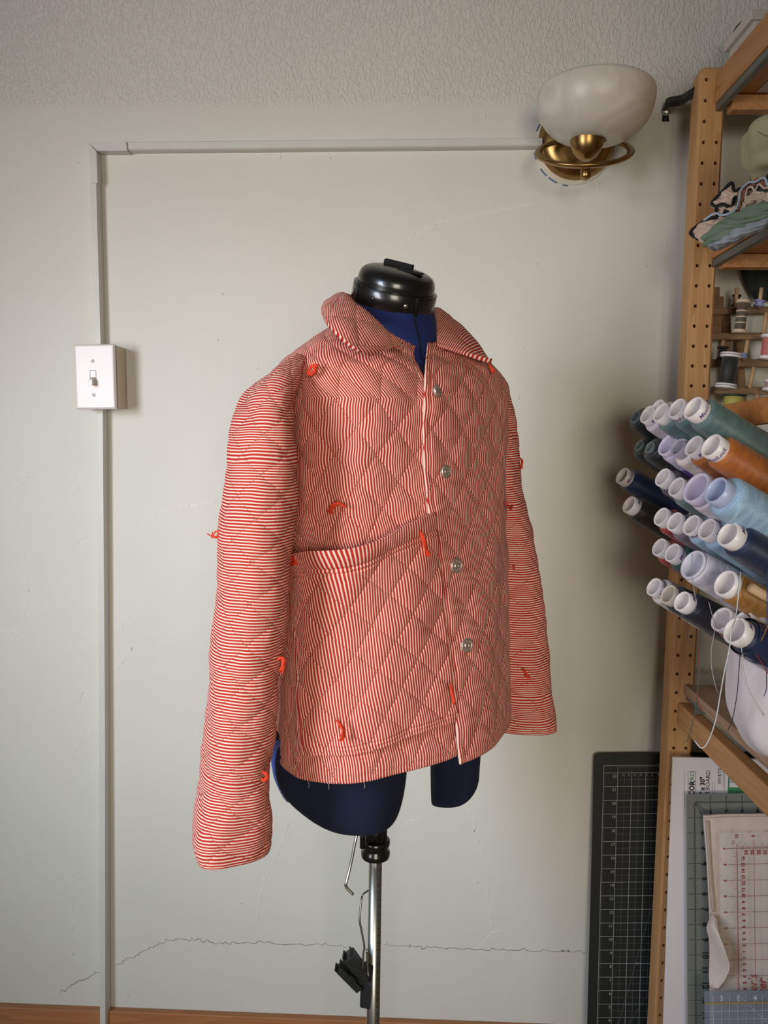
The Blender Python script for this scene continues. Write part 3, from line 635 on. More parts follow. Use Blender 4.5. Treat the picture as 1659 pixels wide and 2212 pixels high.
# ================================================================== THREAD CONES
TD = np.array([-.83, -.30, .45]); TD /= np.linalg.norm(TD)
rack = thing('cone_rack', P(1659, 1000, 1.0), 'wooden thread cone rack with angled pegs fixed to the shelf unit', 'rack')
def thread_mat(name, c, c2=None, shine=.4):
    if name in MATS: return MATS[name]
    a = s2l(c); m, t = base_mat(name, a, .42, 0, Sheen_Weight=.15, Anisotropic=.5)
    tc = t.n('ShaderNodeUVMap', uv_map='wrap'); sp = t.n('ShaderNodeSeparateXYZ'); t.l(tc.outputs[0], sp.inputs[0])
    # crossed winding pattern, its sheen bands put into the colour
    def band(k):
        s_ = t.math('ADD', t.math('MULTIPLY', sp.outputs[0], k), t.math('MULTIPLY', sp.outputs[1], 3.0)); return t.math('FRACT', s_)
    x = t.math('GREATER_THAN', t.math('ADD', band(2.0), band(-3.0)), 1.0)
    fine = t.math('SINE', t.math('MULTIPLY', sp.outputs[1], 700.0))
    k = t.math('ADD', t.math('MULTIPLY', x, .6), t.math('MULTIPLY', fine, .2))
    lo = tuple(v*.84 for v in a); hi2 = tuple(min(1, v*1.15) for v in a)
    t.l(t.mix(k, lo, hi2), t.b.inputs['Base Color'])
    b = t.n('ShaderNodeBump', i_Strength=.35, i_Distance=.0006); t.l(t.math('ADD', fine, t.math('MULTIPLY', x, 1.5)), b.inputs['Height']); t.l(b.outputs[0], t.b.inputs['Normal'])
    MATS[name] = m; return m
TXT = text_mesh('MaxiLock', .0072, shear=.35, bold=.0001)
M_purple = mat('purple_print', (110, 76, 140), .6, var=0)
M_capin = mat('cap_inside', (176, 168, 172), .5, var=.03)
def cone(px, py, d, colr, cname, label, s=1.0, L=.135, capc=None, txt=None, r0=.0195, r1=.0235, capr=.0140, capl=.014, flare=False, grp='thread cones on the angled peg rack'):
    tip = P(px, py, d); b = tip-TD*L; o = thing('thread_cone', b, label, 'thread', grp); t, u, v = frame_of(TD)
    cr_ = capr*s; h1_ = L; h0_ = L-capl*s
    capm = capc or M_white
    # thread body with uv
    prof = [(.004, .006), (r1*s*.85, .006), (r1*s, .012), (r1*s*1.0, .03), ((r0*.6+r1*.4)*s, L*.5), (r0*s, h0_-.010), (r0*s*.98, h0_-.004), (r0*s*.9, h0_-.0005), (cr_*.9, h0_+.0008)]
    n = 28; V, Fc = lathe_data(b, TD, prof, n); hs = np.repeat([p[1] for p in prof], n); an = np.tile(np.arange(n)/n, len(prof))
    mesh('thread', V, Fc, thread_mat(cname, colr), o, True, {'wrap': np.stack([an, hs*14], -1)})
    tube_p = [(cr_*.80, 0), (cr_*1.5, 0), (cr_*1.5, .004), (cr_*.92, .005), (cr_*.92, h0_), (cr_, h0_+.0003), (cr_*1.02, h0_+.001), (cr_, h1_-.0005), (cr_*.93, h1_), (cr_*.84, h1_-.0005), (cr_*.80, h1_-.004), (cr_*.8, h0_-.03), (cr_*.78, h0_-.034)]
    lathe('core_tube', b, TD, tube_p, capm, o, 28)
    lathe('core_bottom', b, TD, [(cr_*.8, h0_-.020), (.0001, h0_-.021)], M_capin, o, 20)
    if txt is not None:
        TV, TF = TXT; c0 = math.atan2(np.dot(CAMLOC-tip, v), np.dot(CAMLOC-tip, u))+txt
        R_ = cr_*1.025; V = []
        for x, y, _ in TV:
            a = c0+x/R_*s; V.append(b+t*(h0_+capl*s*.28+y*s)+R_*(math.cos(a)*u+math.sin(a)*v))
        mesh('cap_lettering', V, TF, M_purple, o, False)
    return o
tealc, rust, navy, ltb = (92, 118, 118), (172, 98, 40), (30, 42, 76), (150, 180, 206)
CL = [
 (1371, 899, 1.27, (26, 34, 34), 'dark_green_black', 'black green thread cone at the far end of the top row', {'capc': mat('grey_cap', (120, 128, 126), .4), 'capr': .0105, 'capl': .006, 's': 1.0}),
 (1397, 894, 1.20, (216, 204, 212), 'white_lilac', 'white thread cone with purple lettering, second in the top row', {'txt': .5}),
 (1418, 880, 1.25, (216, 204, 212), 'white_lilac', 'white thread cone mostly hidden behind the second one of the top row', {}),
 (1426, 890, 1.12, tealc, 'teal_grey', 'teal grey thread cone, third from the right in the top row', {'txt': 1.3}),
 (1460, 881, 1.06, tealc, 'teal_grey', 'teal grey thread cone just left of the largest teal one', {'txt': -.7}),
 (1496, 880, .985, tealc, 'teal_grey', 'largest teal grey thread cone at the right of the top row', {'txt': .55, 's': 1.05, 'L': .16}),
 (1379, 961, 1.27, (30, 34, 34), 'black_thread_a', 'black thread cone leftmost in the second row', {'capc': mat('grey_cap', (120, 128, 126), .4), 'capr': .0088, 'capl': .006}),
 (1402, 965, 1.21, (28, 32, 34), 'black_thread_a', 'black thread cone second from left in the second row', {'capc': mat('grey_cap', (120, 128, 126), .4), 'capr': .0088, 'capl': .006}),
 (1440, 960, 1.14, (206, 198, 220), 'white_wrapped', 'white thread cone in clear wrap with a purple band', {'capc': mat('clear_cap', (216, 206, 226), .2), 'capr': .0165, 'capl': .008}),
 (1463, 965, 1.09, (232, 216, 210), 'cream_thread', 'cream white thread cone with a grey end left of the rust ones', {'capc': mat('grey_lilac_cap', (176, 170, 184), .4), 'capr': .0125, 'capl': .014}),
 (1484, 953, 1.11, (230, 214, 208), 'cream_thread', 'cream thread cone peeping out behind the rust ones', {}),
 (1497, 962, 1.03, rust, 'rust_thread', 'rust brown thread cone left of its larger twin', {'txt': .4}),
 (1535, 962, .965, (184, 104, 42), 'rust_thread_b', 'large rust orange thread cone at the right of the second row', {'txt': -.6, 's': 1.08, 'L': .17}),
 (1343, 1027, 1.31, (36, 54, 96), 'denim_blue', 'denim blue thread cone leftmost of all', {'txt': .55}),
 (1430, 1030, 1.17, (78, 72, 82), 'slate_thread', 'slate purple thread cone right of the denim blue one', {}),
 (1460, 1051, 1.09, (104, 122, 122), 'grey_green_thread', 'grey green thread cone left of the big white cone', {'txt': 1.0}),
 (1502, 1053, 1.00, (228, 216, 228), 'big_white', 'big white translucent cone left of the pale blue one', {'capc': mat('lilac_clear', (214, 204, 224), .3), 'capr': .0175, 'capl': .012, 's': 1.15}),
 (1545, 1058, .93, (160, 192, 218), 'pale_blue_big', 'biggest pale blue thread cone in the third row', {'capc': mat('blue_clear', (176, 186, 214), .3), 'capr': .0125, 'capl': .012, 's': 1.3, 'L': .18}),
 (1358, 1089, 1.27, (40, 32, 28), 'brown_black', 'brown black thread cone below the denim blue one', {'txt': 1.5}),
 (1427, 1115, 1.17, (150, 42, 32), 'red_thread', 'red thread cone right of the brown black one in the fourth row', {'txt': .7}),
 (1456, 1126, 1.11, (112, 98, 112), 'mauve_thread', 'mauve thread cone between the red and pale blue ones', {'txt': 1.4}),
 (1492, 1133, 1.05, ltb, 'light_blue_thread', 'light blue thread cone right beside the mauve one', {'txt': -.4}),
 (1526, 1142, 1.00, ltb, 'light_blue_thread', 'light blue thread cone left of the large navy one', {'txt': .9}),
 (1571, 1153, .93, navy, 'navy_thread', 'large navy thread cone at the right of the fourth row', {'s': 1.08, 'L': .17, 'txt': 1.6}),
 (1423, 1181, 1.20, (146, 40, 30), 'red_thread_b', 'red thread cone leftmost in the fifth row', {}),
 (1451, 1193, 1.14, (40, 72, 62), 'bottle_green', 'bottle green thread cone beside the lower red one', {'txt': .7}),
 (1495, 1219, 1.03, (222, 216, 228), 'white_roll', 'large white roll with open hollow end in the fifth row', {'capc': mat('lilac_white', (206, 204, 216), .4), 'capr': .0175, 'capl': .004, 's': 1.12, 'L': .125}),
 (1565, 1259, .96, (164, 112, 46), 'gold_thread', 'golden brown thread cone low on the right', {'capr': .0165, 'capl': .011, 'L': .085, 'r1': .021}),
 (1411, 1267, 1.18, (216, 202, 198), 'cream_low', 'cream thread cone leftmost in the lowest row', {'txt': .5}),
 (1442, 1283, 1.13, (30, 34, 38), 'black_low', 'black thread cone second in the lowest row', {'txt': 1.3, 'capc': mat('cream_cap', (214, 200, 184), .4)}),
 (1472, 1298, 1.07, (26, 30, 42), 'black_navy_low', 'blue black thread cone third in the lowest row', {'txt': 1.5}),
 (1557, 1337, .985, (120, 38, 34), 'dark_red_low', 'dark red thread cone left of the lowest navy one', {'capr': .0155}),
 (1604, 1343, .965, (196, 190, 200), 'grey_low', 'thread cone with only its white rim showing over the lowest navy one', {}),
 (1586, 1361, .93, (30, 38, 62), 'navy_low', 'lowest navy thread cone in a shiny wrapper at the right', {'txt': 1.5, 'capr': .0155, 's': 1.05}),
]
CO = [cone(*c[:6], **c[6]) for c in CL]
# purple band on the wrapped cone
for i, (h, w_) in ((8, (.085, .010)),):
    b = WLOC[CO[i]]; lathe('label_band', b, TD, [(.0214, h-w_), (.0215, h-w_+.001), (.0210, h+w_-.001), (.0208, h+w_)], mat('purple_label', (96, 72, 150), .3), CO[i], 28)
    lathe('grey_band', b, TD, [(.0212, h+.011), (.0206, h+.022)], mat('grey_label', (170, 172, 196), .3), CO[i], 28)
# clear wrapper highlights on lowest navy cone
b = WLOC[CO[-1]]; lathe('wrapper', b, TD, [(.0262, .02), (.0258, .06), (.0235, .11), (.022, .119)], mat('clear_film', (40, 52, 84), .08, var=0, Coat_Weight=1.0), CO[-1], 28)
# rack: back panel perpendicular to the pegs, with a peg under every cone
t_, u_, v_ = frame_of(TD)
for i, o in enumerate(CO):
    b = WLOC[o]; tube('peg', [b-TD*.030, b+TD*.05], .0035, M_dowel, rack, 8)
tube('peg', [P(1622, 1269, .93), P(1622, 1269, .93)-TD*.1], .0055, M_dowel, rack, 12)
ctr = np.mean([WLOC[o] for o in CO], 0)-TD*.035
# slanted boards behind the cones
ex_ = np.array([-.25, 1., 0]); ex_ = ex_-TD*(ex_@TD); ex_ /= np.linalg.norm(ex_); ey_ = np.cross(TD, ex_); ey_ = ey_ if ey_[2] > 0 else -ey_
for k in range(5): box('rack_board', ctr-ex_*.26+ey_*(-.10+k*.055), ex_*.25, ey_*.03, -TD*.014, M_orange, rack, .002)
hp0 = P(1546, 884, 1.12)
box('rack_board', P(1552, 931, 1.10), P(1720, 905, .98)-P(1552, 931, 1.10), (.03, .10, 0), (0, 0, .0335), M_orange, rack, .003)
# hanging thread tails
TT = [(26, [(1495, 1197, 1.02), (1494, 1240, .995), (1498, 1265, .99), (1502, 1290, .985)], (150, 150, 158)),
      (32, [(1600, 1236, .95), (1590, 1330, .93), (1580, 1360, .905), (1576, 1400, .905), (1565, 1450, .91), (1556, 1500, .92), (1545, 1560, .93), (1528, 1605, .95), (1515, 1616, .95), (1500, 1600, .96)], (206, 208, 214)),
      (29, [(1531, 1300, 1.0), (1536, 1320, .99), (1544, 1356, .97), (1537, 1400, .97), (1537, 1440, .97), (1545, 1480, .97), (1552, 1499, .98)], (170, 156, 160)),
      (30, [(1484, 1320, 1.1), (1484, 1360, 1.1), (1486, 1380, 1.1), (1493, 1396, 1.1)], (60, 66, 90)),
      (24, [(1512, 1350, 1.12), (1511, 1400, 1.12), (1508, 1480, 1.12), (1508, 1512, 1.12), (1516, 1538, 1.12)], (150, 50, 40)),
      (25, [(1517, 1345, 1.1), (1513, 1420, 1.1), (1506, 1500, 1.1), (1499, 1550, 1.12), (1488, 1592, 1.15), (1478, 1605, 1.18)], (70, 96, 86)),
      (33, [(1600, 1392, .93), (1597, 1440, .93), (1592, 1500, .94), (1582, 1555, .95), (1572, 1578, .96)], (44, 48, 64)),
      (28, [(1600, 1392, .925), (1606, 1422, .925), (1620, 1450, .925)], (204, 206, 214)),
      (31, [(1630, 1410, .92), (1644, 1430, .915), (1659, 1455, .91)], (150, 44, 44)),
      (23, [(1657, 1200, .93), (1657, 1300, .93), (1656, 1460, .93), (1655, 1490, .93), (1650, 1504, .93)], (44, 60, 104)),
      (27, [(1668, 1330, .92), (1650, 1372, .915), (1644, 1385, .915)], (168, 116, 50)),
      (17, [(1598, 1058, .90), (1602, 1085, .89), (1590, 1115, .89), (1575, 1130, .90)], (190, 214, 232)),
      (20, [(1519, 1188, 1.06), (1519, 1215, 1.06)], (120, 128, 140)), (21, [(1571, 1222, 1.0), (1574, 1240, 1.0)], (150, 160, 170))]
for i, pts, c in TT: tube('loose_thread', spline([P(*p) for p in pts], 24), .00075 if i == 32 else .0005, mat('loose_%d_%d_%d' % c, c, .8, var=0), CO[i], 5)

# ================================================================== BOARDS AND RULERS BELOW THE SHELF
# cutting mat leaning on the wall
def plane_from(tl, tr, blp, d_top, d_bot):
    a, b, c = P(*tl, d_top), P(*tr, d_top), P(*blp, d_bot); return a, b-a, a-c
inch = .0254
mt = thing('cutting_mat', (P(1290, 2200, 1.44)[0], -.03, 0), 'black self-healing cutting mat with white grid leaning on the wall', 'mat')
a, b, c = P(1284, 1629, 1.455), P(1425, 1627, 1.455), P(1269, 2212, 1.43)
ezm = (a-c)/np.linalg.norm(a-c); exm = (b-a)/np.linalg.norm(b-a); exm[1] = 0; exm /= np.linalg.norm(exm)
Hm = a[2]/ezm[2]*1.0; o0 = a-ezm*Hm; Wm = .47
def rrect(o, ex, ez, W_, H_, r, th, m, name, parent):
    n = 6; pts = []
    for cx_, cz_, a0 in ((W_-r, r, -90), (W_-r, H_-r, 0), (r, H_-r, 90), (r, r, 180)):
        for k in range(n+1): an = math.radians(a0+90*k/n); pts.append((cx_+r*math.cos(an), cz_+r*math.sin(an)))
    nrm = np.cross(ex, ez); L = len(pts)   # toward camera (-y)
    V = [o+ex*x+ez*z for x, z in pts]+[o+ex*x+ez*z-nrm*th for x, z in pts]
    if nrm[1] > 0: nrm = -nrm
    Fc = [list(range(L)), [L+i for i in range(L)][::-1]]+[[i, L+i, L+(i+1) % L, (i+1) % L] for i in range(L)]
    return mesh(name, V, Fc, m, parent, False)
rrect(o0, exm, ezm, Wm, Hm, .008, .003, mat('mat_black', (22, 26, 26), .6, bump=.2, bscale=700), 'mat_board', mt)
nm = np.array([0, -.0006, 0]); gx0 = .0175; gtop = Hm-.0215
L1, L2, TX = [], [], []
og = o0+nm; nI = int(gtop/inch)
z22 = gtop-.0135   # "22" line
L1.append(seg(og, exm, ezm, 0, (gx0, .0), (gx0, gtop), .0010)); L1.append(seg(og, exm, ezm, 0, (gx0, gtop), (Wm-.02, gtop), .0010))
gx1 = gx0+.0255
for i in range(0, 24):
    z = z22-i*inch
    if z < 0: break
    L1.append(seg(og, exm, ezm, 0, (gx0, z), (Wm-.02, z), .0009))
    TX.append(text_on(str(22-i), og+exm*(gx1-.0015)+ezm*(z-.0082), exm, ezm, .0078, align='RIGHT', bold=.00015))
    if z-inch/2 > 0: L2.append(seg(og, exm, ezm, 0, (gx1, z-inch/2), (Wm-.02, z-inch/2), .0005))
    for k in range(1, 16):
        zz = z-k*inch/16
        if zz > 0: L2.append(seg(og, exm, ezm, 0, (gx0, zz), (gx0+(.0065 if k == 8 else .005 if k % 4 == 0 else .003), zz), .0005))
for j in range(0, 18):
    x = gx1+j*inch
    if x > Wm-.02: break
    L1.append(seg(og, exm, ezm, 0, (x, 0), (x, z22 if j else gtop), .0009))
    for k, lw in ((.25, .0004), (.5, .0006), (.75, .0004)):
        L2.append(seg(og, exm, ezm, 0, (x+inch*k*1.0, 0), (x+inch*k, z22), lw)) if k == .5 else None
    for k in range(0, 16): L2.append(seg(og, exm, ezm, 0, (x+k*inch/16, gtop), (x+k*inch/16, gtop-(.013 if k == 0 else .0065 if k == 8 else .004)), .0005))
for k in range(9): TX.append(text_on('3%d' % (9-k) if 0 else '0', og+exm*(gx1+.010+k*.0105)+ezm*(z22-.0062), exm, ezm, .0066))
for (x0, x1) in ((.05, .128), (.062, .20), (.085, .30)):
    sl = {0: 0}; L2.append(seg(og, exm, ezm, 0, (x0, .07), (x0+(x1-x0), .07+(x1-x0)*{.128: 4.0, .20: 1.75, .30: 1.0}[x1]), .0007))
TX.append(text_on('75°', og+exm*.088+ezm*.205, exm, ezm, .007))
M_mline = mat('mat_lines', (150, 158, 158), .7, var=.1); M_mline2 = mat('mat_fine_lines', (92, 98, 98), .7, var=.1)
mesh('grid_lines', *join(L1), M_mline, mt, False); mesh('fine_grid_lines', *join(L2), M_mline2, mt, False); mesh('numerals', *join(TX), M_mline, mt, False)

# white foam board in front of the post
fb = thing('foam_board', (P(1440, 2200, 1.31)[0], P(1440, 2200, 1.31)[1], 0), 'white foam board with printed label leaning inside the shelving unit', 'board')
a, b, c = P(1454, 1636, 1.325), P(1659, 1641, 1.325), P(1433.5, 2212, 1.30)
ezf = (a-c)/np.linalg.norm(a-c); exf = (b-a)/np.linalg.norm(b-a); Hf = a[2]/ezf[2]; of = a-ezf*Hf
box('board', of, exf*.36, (0, .005, 0), ezf*Hf, mat('foam_white', (222, 212, 212), .75, var=.02), fb, .0005)
nf = np.array([0, -.0005, 0])
def on(px, py, d0=1.32, o_=of, ex=exf, ez=ezf):
    "pixel -> (x,z) on plane"
    r = fw+rt*((px-CX)/F)-up*((py-CY)/F); n = np.cross(ex, ez); k = ((o_-CAMLOC)@n)/(r@n); p = CAMLOC+r*k-o_
    g = np.array([[ex@ex, ex@ez], [ex@ez, ez@ez]]); return np.linalg.solve(g, np.array([p@ex, p@ez]))
def fpt(px, py): x, z = on(px, py); return of+exf*x+ezf*z+nf
up_, rg_ = ezf, exf
T1 = [text_on('COR', fpt(1499.5, 1703), up_, -rg_, .0115, bold=.0005), text_on('" x 30"', fpt(1521.5, 1697), up_, -rg_, .0105, bold=.0004),
      text_on('M BOARD', fpt(1533, 1692), up_, -rg_, .0098), text_on('WHITE', fpt(1558.5, 1676), up_, -rg_, .0088)]
mesh('black_lettering', *join(T1), mat('ink_black', (52, 50, 54), .8, var=0), fb, False)
mesh('green_lettering', *text_on('PRO', fpt(1499.5, 1679), up_, -rg_, .0105), mat('ink_green', (86, 140, 100), .8, var=0), fb, False)
T2 = []
for x, y0, y1 in ((1478, 1664, 1748), (1538.5, 1688, 1715), (1543, 1688, 1715), (1565, 1666, 1708), (1562, 1666, 1700)):
    q0, q1 = on(x, y0), on(x, y1); n = 40
    for k in range(n):
        if k % 4 != 3: T2.append(seg(of+nf, exf, ezf, 0, q0+(q1-q0)*k/n, q0+(q1-q0)*(k+.8)/n, .0008))
for (x0, y0), (x1, y1) in (((1486, 1666), (1502, 1666)), ((1486, 1666), (1487, 1715)), ((1502, 1666), (1502, 1715))): T2.append(seg(of+nf, exf, ezf, 0, on(x0, y0), on(x1, y1), .0006))
mesh('small_print', *join(T2), mat('ink_grey', (126, 128, 130), .8, var=0), fb, False)
def fquad(x0, y0, x1, y1, c, name, lift):
    a, b = on(x0, y1), on(x1, y0); return mesh(name, *quad(of+nf*lift+exf*a[0]+ezf*a[1], exf*(b-a)[0], ezf*(b-a)[1]), mat(name+'_ink', c, .7, var=.03), fb, False)
fquad(1570.5, 1664, 1608, 1740, (60, 132, 78), 'green_label', 1.1); fquad(1575, 1675, 1612, 1700, (214, 208, 208), 'barcode_field', 1.6)
T3 = [seg(of+nf*2.2, exf, ezf, 0, on(1576+k*.0+0, 1676+k), on(1612, 1676+k), .0005) for k in range(0, 15, 2)]
mesh('barcode_bars', *join(T3), mat('ink_black', (52, 50, 54)), fb, False)

# grey translucent ruler, seen from the back (numerals mirrored)
rl = thing('quilting_ruler', (P(1486, 2200, 1.29)[0], -.18, 0), 'grey translucent quilting ruler with mirrored black numerals before the foam board', 'ruler')
a, b, c = P(1483, 1716, 1.305), P(1655, 1714, 1.305), P(1486, 2212, 1.285)
ezr = (a-c)/np.linalg.norm(a-c); exr = (b-a)/np.linalg.norm(b-a); Hr = a[2]/ezr[2]; orr = a-ezr*Hr
m_r, tr = base_mat('grey_acrylic', s2l((128, 130, 122)), .25, 0, Alpha=.86); MATS['grey_acrylic'] = m_r
rrect(orr, exr, ezr, .32, Hr, .005, .003, m_r, 'ruler_plate', rl)
nr = np.array([0, -.0010, 0]); Or = orr+nr; x0 = on(1500, 1733, 0, orr, exr, ezr)[0]; z0 = on(1500, 1733, 0, orr, exr, ezr)[1]
xi = .0254; K = []; TXr = []
K.append(seg(Or, exr, ezr, 0, (x0, 0), (x0, z0), .0006)); K.append(seg(Or, exr, ezr, 0, (x0, z0), (.31, z0), .0006))
for i in range(0, 24):
    z = z0-i*xi
    if z < 0: break
    if i: K.append(seg(Or, exr, ezr, 0, (x0-.011, z), (x0+.022, z), .0006)); TXr.append(text_on(str(i), Or+exr*(x0+.0115)+ezr*(z+(.0 if i > 9 else 0)), -ezr, exr, .0135, True if i < 0 else False, bold=.0004))
    for k in range(1, 8): K.append(seg(Or, exr, ezr, 0, (x0-(.004 if k == 4 else .0025), z-k*xi/8), (x0+(.004 if k == 4 else .0025), z-k*xi/8), .0004))
for i in range(0, 12):
    x = x0+i*xi
    if x > .31: break
    if i: K.append(seg(Or, exr, ezr, 0, (x, z0+.011), (x, z0-.015), .0006)); TXr.append(text_on(str(i), Or+exr*x+ezr*(z0-.022), exr, ezr, .0135, True, bold=.0004))
    for k in range(1, 8): K.append(seg(Or, exr, ezr, 0, (x+k*xi/8, z0-.0025), (x+k*xi/8, z0+.0025), .0004))
for an in (35, 45, 60): K.append(seg(Or, exr, ezr, 0, (x0, z0), (x0+.032*math.cos(math.radians(an)), z0-.032*math.sin(math.radians(an))), .0005))
M_rink = mat('ruler_ink', (40, 44, 42), .7, var=0)
mesh('scale_lines', *join(K), M_rink, rl, False); mesh('numerals', *join(TXr), M_rink, rl, False)

# cream cloth cover with flap
cc = thing('cream_cloth_cover', (P(1530, 2200, 1.27)[0], -.20, 0), 'cream cloth cover with a curled open flap over the rulers', 'cloth')
crm = cm('cream_canvas', (204, 184, 170))
g = [[(1519, 1762, 1.285), (1560, 1759, 1.282), (1620, 1758, 1.28), (1720, 1757, 1.28)], [(1527, 1860, 1.275), (1560, 1860, 1.274), (1620, 1860, 1.272), (1720, 1860, 1.272)], [(1533, 1975, 1.268), (1562, 1975, 1.268), (1620, 1975, 1.265), (1720, 1975, 1.265)],
     [(1534, 2110, 1.262), (1562, 2110, 1.262), (1620, 2110, 1.26), (1720, 2110, 1.26)], [(1536, 2330, 1.255), (1562, 2330, 1.255), (1620, 2330, 1.255), (1720, 2330, 1.255)]]
cloth('cover_panel', g, crm, cc, 50, 70, .0006, 1.2, .004, 3, flip=True)
tube('hem_seam', spline([P(*p) for p in ((1527, 1772, 1.278), (1533, 1860, 1.27), (1540, 1970, 1.262))], 30), .0013, cm('seam_cream', (190, 168, 152)), cc, 6)
tube('top_hem', spline([P(*p) for p in ((1521, 1764, 1.279), (1580, 1761, 1.276), (1700, 1760, 1.275))], 20), .0022, crm, cc, 6)
cloth('flap', [[(1538, 1974, 1.262), (1541, 1977, 1.255), (1546, 1984, 1.25)], [(1526, 2002, 1.262), (1540, 2004, 1.24), (1554, 2020, 1.23)], [(1531, 2030, 1.262), (1550, 2042, 1.235), (1567, 2056, 1.222)], [(1532, 2070, 1.262), (1556, 2078, 1.24), (1576, 2088, 1.225)], [(1531, 2105, 1.262), (1552, 2108, 1.248), (1568, 2112, 1.235)], [(1532, 2130, 1.26), (1540, 2135, 1.252), (1552, 2136, 1.245)]], cm('flap_cream', (216, 198, 188)), cc, 24, 40, .0004, 1, .0015, 4, flip=True)

# red-printed clear ruler in front of the cover
rr_ = thing('red_printed_ruler', (P(1600, 2200, 1.25)[0], -.22, 0), 'clear acrylic ruler with red grid and red numerals against the cream cover', 'ruler')
a, b, c = P(1585, 1800, 1.262), P(1700, 1797, 1.262), P(1590, 2212, 1.240)
e3z = (a-c)/np.linalg.norm(a-c); e3x = (b-a)/np.linalg.norm(b-a); H3 = a[2]/e3z[2]; o3 = a-e3z*H3
m_c, tcx = base_mat('clear_acrylic', (.9, .92, .92), .12, 0, Alpha=.10); MATS['clear_acrylic'] = m_c
on3 = lambda x, y: on(x, y, 0, o3, e3x, e3z)
rrect(o3-e3x*.022, e3x, e3z, .22, H3+.0, .003, .002, m_c, 'ruler_plate', rr_)
O3 = o3+np.array([0, -.0012, 0]); K = []; TT3 = []
zt = on3(1590, 1832)[1]; xl = on3(1591.5, 1832)[0]; i3 = .0254*1.0
K += [seg(O3, e3x, e3z, 0, (xl, 0), (xl, zt+.006), .0009), seg(O3, e3x, e3z, 0, (xl-.016, zt), (xl+.15, zt), .0009)]
for i in range(0, 20):
    z = zt-i*i3
    if z < 0: break
    if i: K.append(seg(O3, e3x, e3z, 0, (xl-.014, z), (xl+.15, z), .0006))
    TT3.append(text_on(str(7-i) if i < 8 else str(i-7), O3+e3x*(xl-.0165)+e3z*z, e3z, -e3x, .0075, bold=.0003))
    for k in range(1, 10): K.append(seg(O3, e3x, e3z, 0, (xl-(.007 if k == 5 else .004), z-k*i3/10), (xl+.001, z-k*i3/10), .0004))
for j in range(1, 6):
    K.append(seg(O3, e3x, e3z, 0, (xl+j*.0262, 0), (xl+j*.0262, zt+.014), .0006)); TT3.append(text_on(str(10-j), O3+e3x*(xl+j*.0262+.002)+e3z*(zt+.019), e3z, -e3x, .0075, bold=.0003))
TT3.append(text_on('10', O3+e3x*(xl+.002)+e3z*(zt+.019), e3z, -e3x, .0075, bold=.0003)); TT3.append(text_on('IN', O3+e3x*(xl-.004)+e3z*(zt+.010), e3z, -e3x, .006))
for j in range(24): K.append(seg(O3, e3x, e3z, 0, (xl+j*.00262*1.0, zt), (xl+j*.00262, zt+(.008 if j % 5 == 0 else .004)), .0004)); 
for j in range(5): TT3.append(text_on(str(24-j), O3+e3x*(xl+.0165+j*.0098)+e3z*(zt-.007), e3z, -e3x, .0075, bold=.0004))
for i in range(0, 22): TT3.append(text_on(str(16-i) if i < 16 else str(i-15), O3+e3x*(xl+.0115)+e3z*(zt-.0165-i*.0099), e3z, -e3x, .007, bold=.0004))
TT3 += [text_on("Quilter's", O3+e3x*(on3(1634, 2100)[0])+e3z*(on3(1634, 2104)[1]), e3z, -e3x, .019, shear=.25, align='RIGHT', bold=.0004), text_on('Marker', O3+e3x*(on3(1654, 2100)[0])+e3z*(on3(1654, 2114)[1]), e3z, -e3x, .019, shear=.25, align='RIGHT', bold=.0004)]
M_red = mat('ruler_red', (146, 58, 52), .7, var=0)
mesh('scale_lines', *join(K), M_red, rr_, False); mesh('lettering', *join(TT3), M_red, rr_, False)

# small clear ruler lowest
cr4 = thing('clear_ruler', (P(1530, 2200, 1.22)[0], -.245, 0), 'clear ruler with yellow and white lines lowest at the right edge', 'ruler')
a, b, c = P(1522, 2142, 1.235), P(1700, 2140, 1.235), P(1523, 2212, 1.232)
e4z = (a-c)/np.linalg.norm(a-c); e4x = (b-a)/np.linalg.norm(b-a); H4 = a[2]/e4z[2]; o4 = a-e4z*H4
m_c2, tcx = base_mat('bluish_acrylic', s2l((150, 158, 176)), .15, 0, Alpha=.45); MATS['bluish_acrylic'] = m_c2
rrect(o4, e4x, e4z, .2, H4, .002, .002, m_c2, 'ruler_plate', cr4); O4 = o4+np.array([0, -.0012, 0])
K = []; Y = []; N4 = []
for i in range(0, 14):
    z = H4-.018-i*.0127
    if z < .01: break
    (Y if i % 4 == 0 else K).append(seg(O4, e4x, e4z, 0, (0, z), (.19, z), .0025 if i % 4 == 0 else .0006))
for j in range(1, 14): K.append(seg(O4, e4x, e4z, 0, (j*.0127, 0), (j*.0127, H4-.004), .0006))
for j in range(4): N4.append(text_on(str(j+2), O4+e4x*(.026+j*.026)+e4z*(H4-.014), e4x, e4z, .011, j % 2 == 1, bold=.0004))
K.append(seg(O4, e4x, e4z, 0, (.05, H4-.003), (.12, H4-.073), .0006))
mesh('white_lines', *join(K+N4), mat('pale_ink', (196, 200, 206), .7, var=0), cr4, False); mesh('yellow_lines', *join(Y), mat('ochre_ink', (166, 142, 82), .6, var=0), cr4, False)

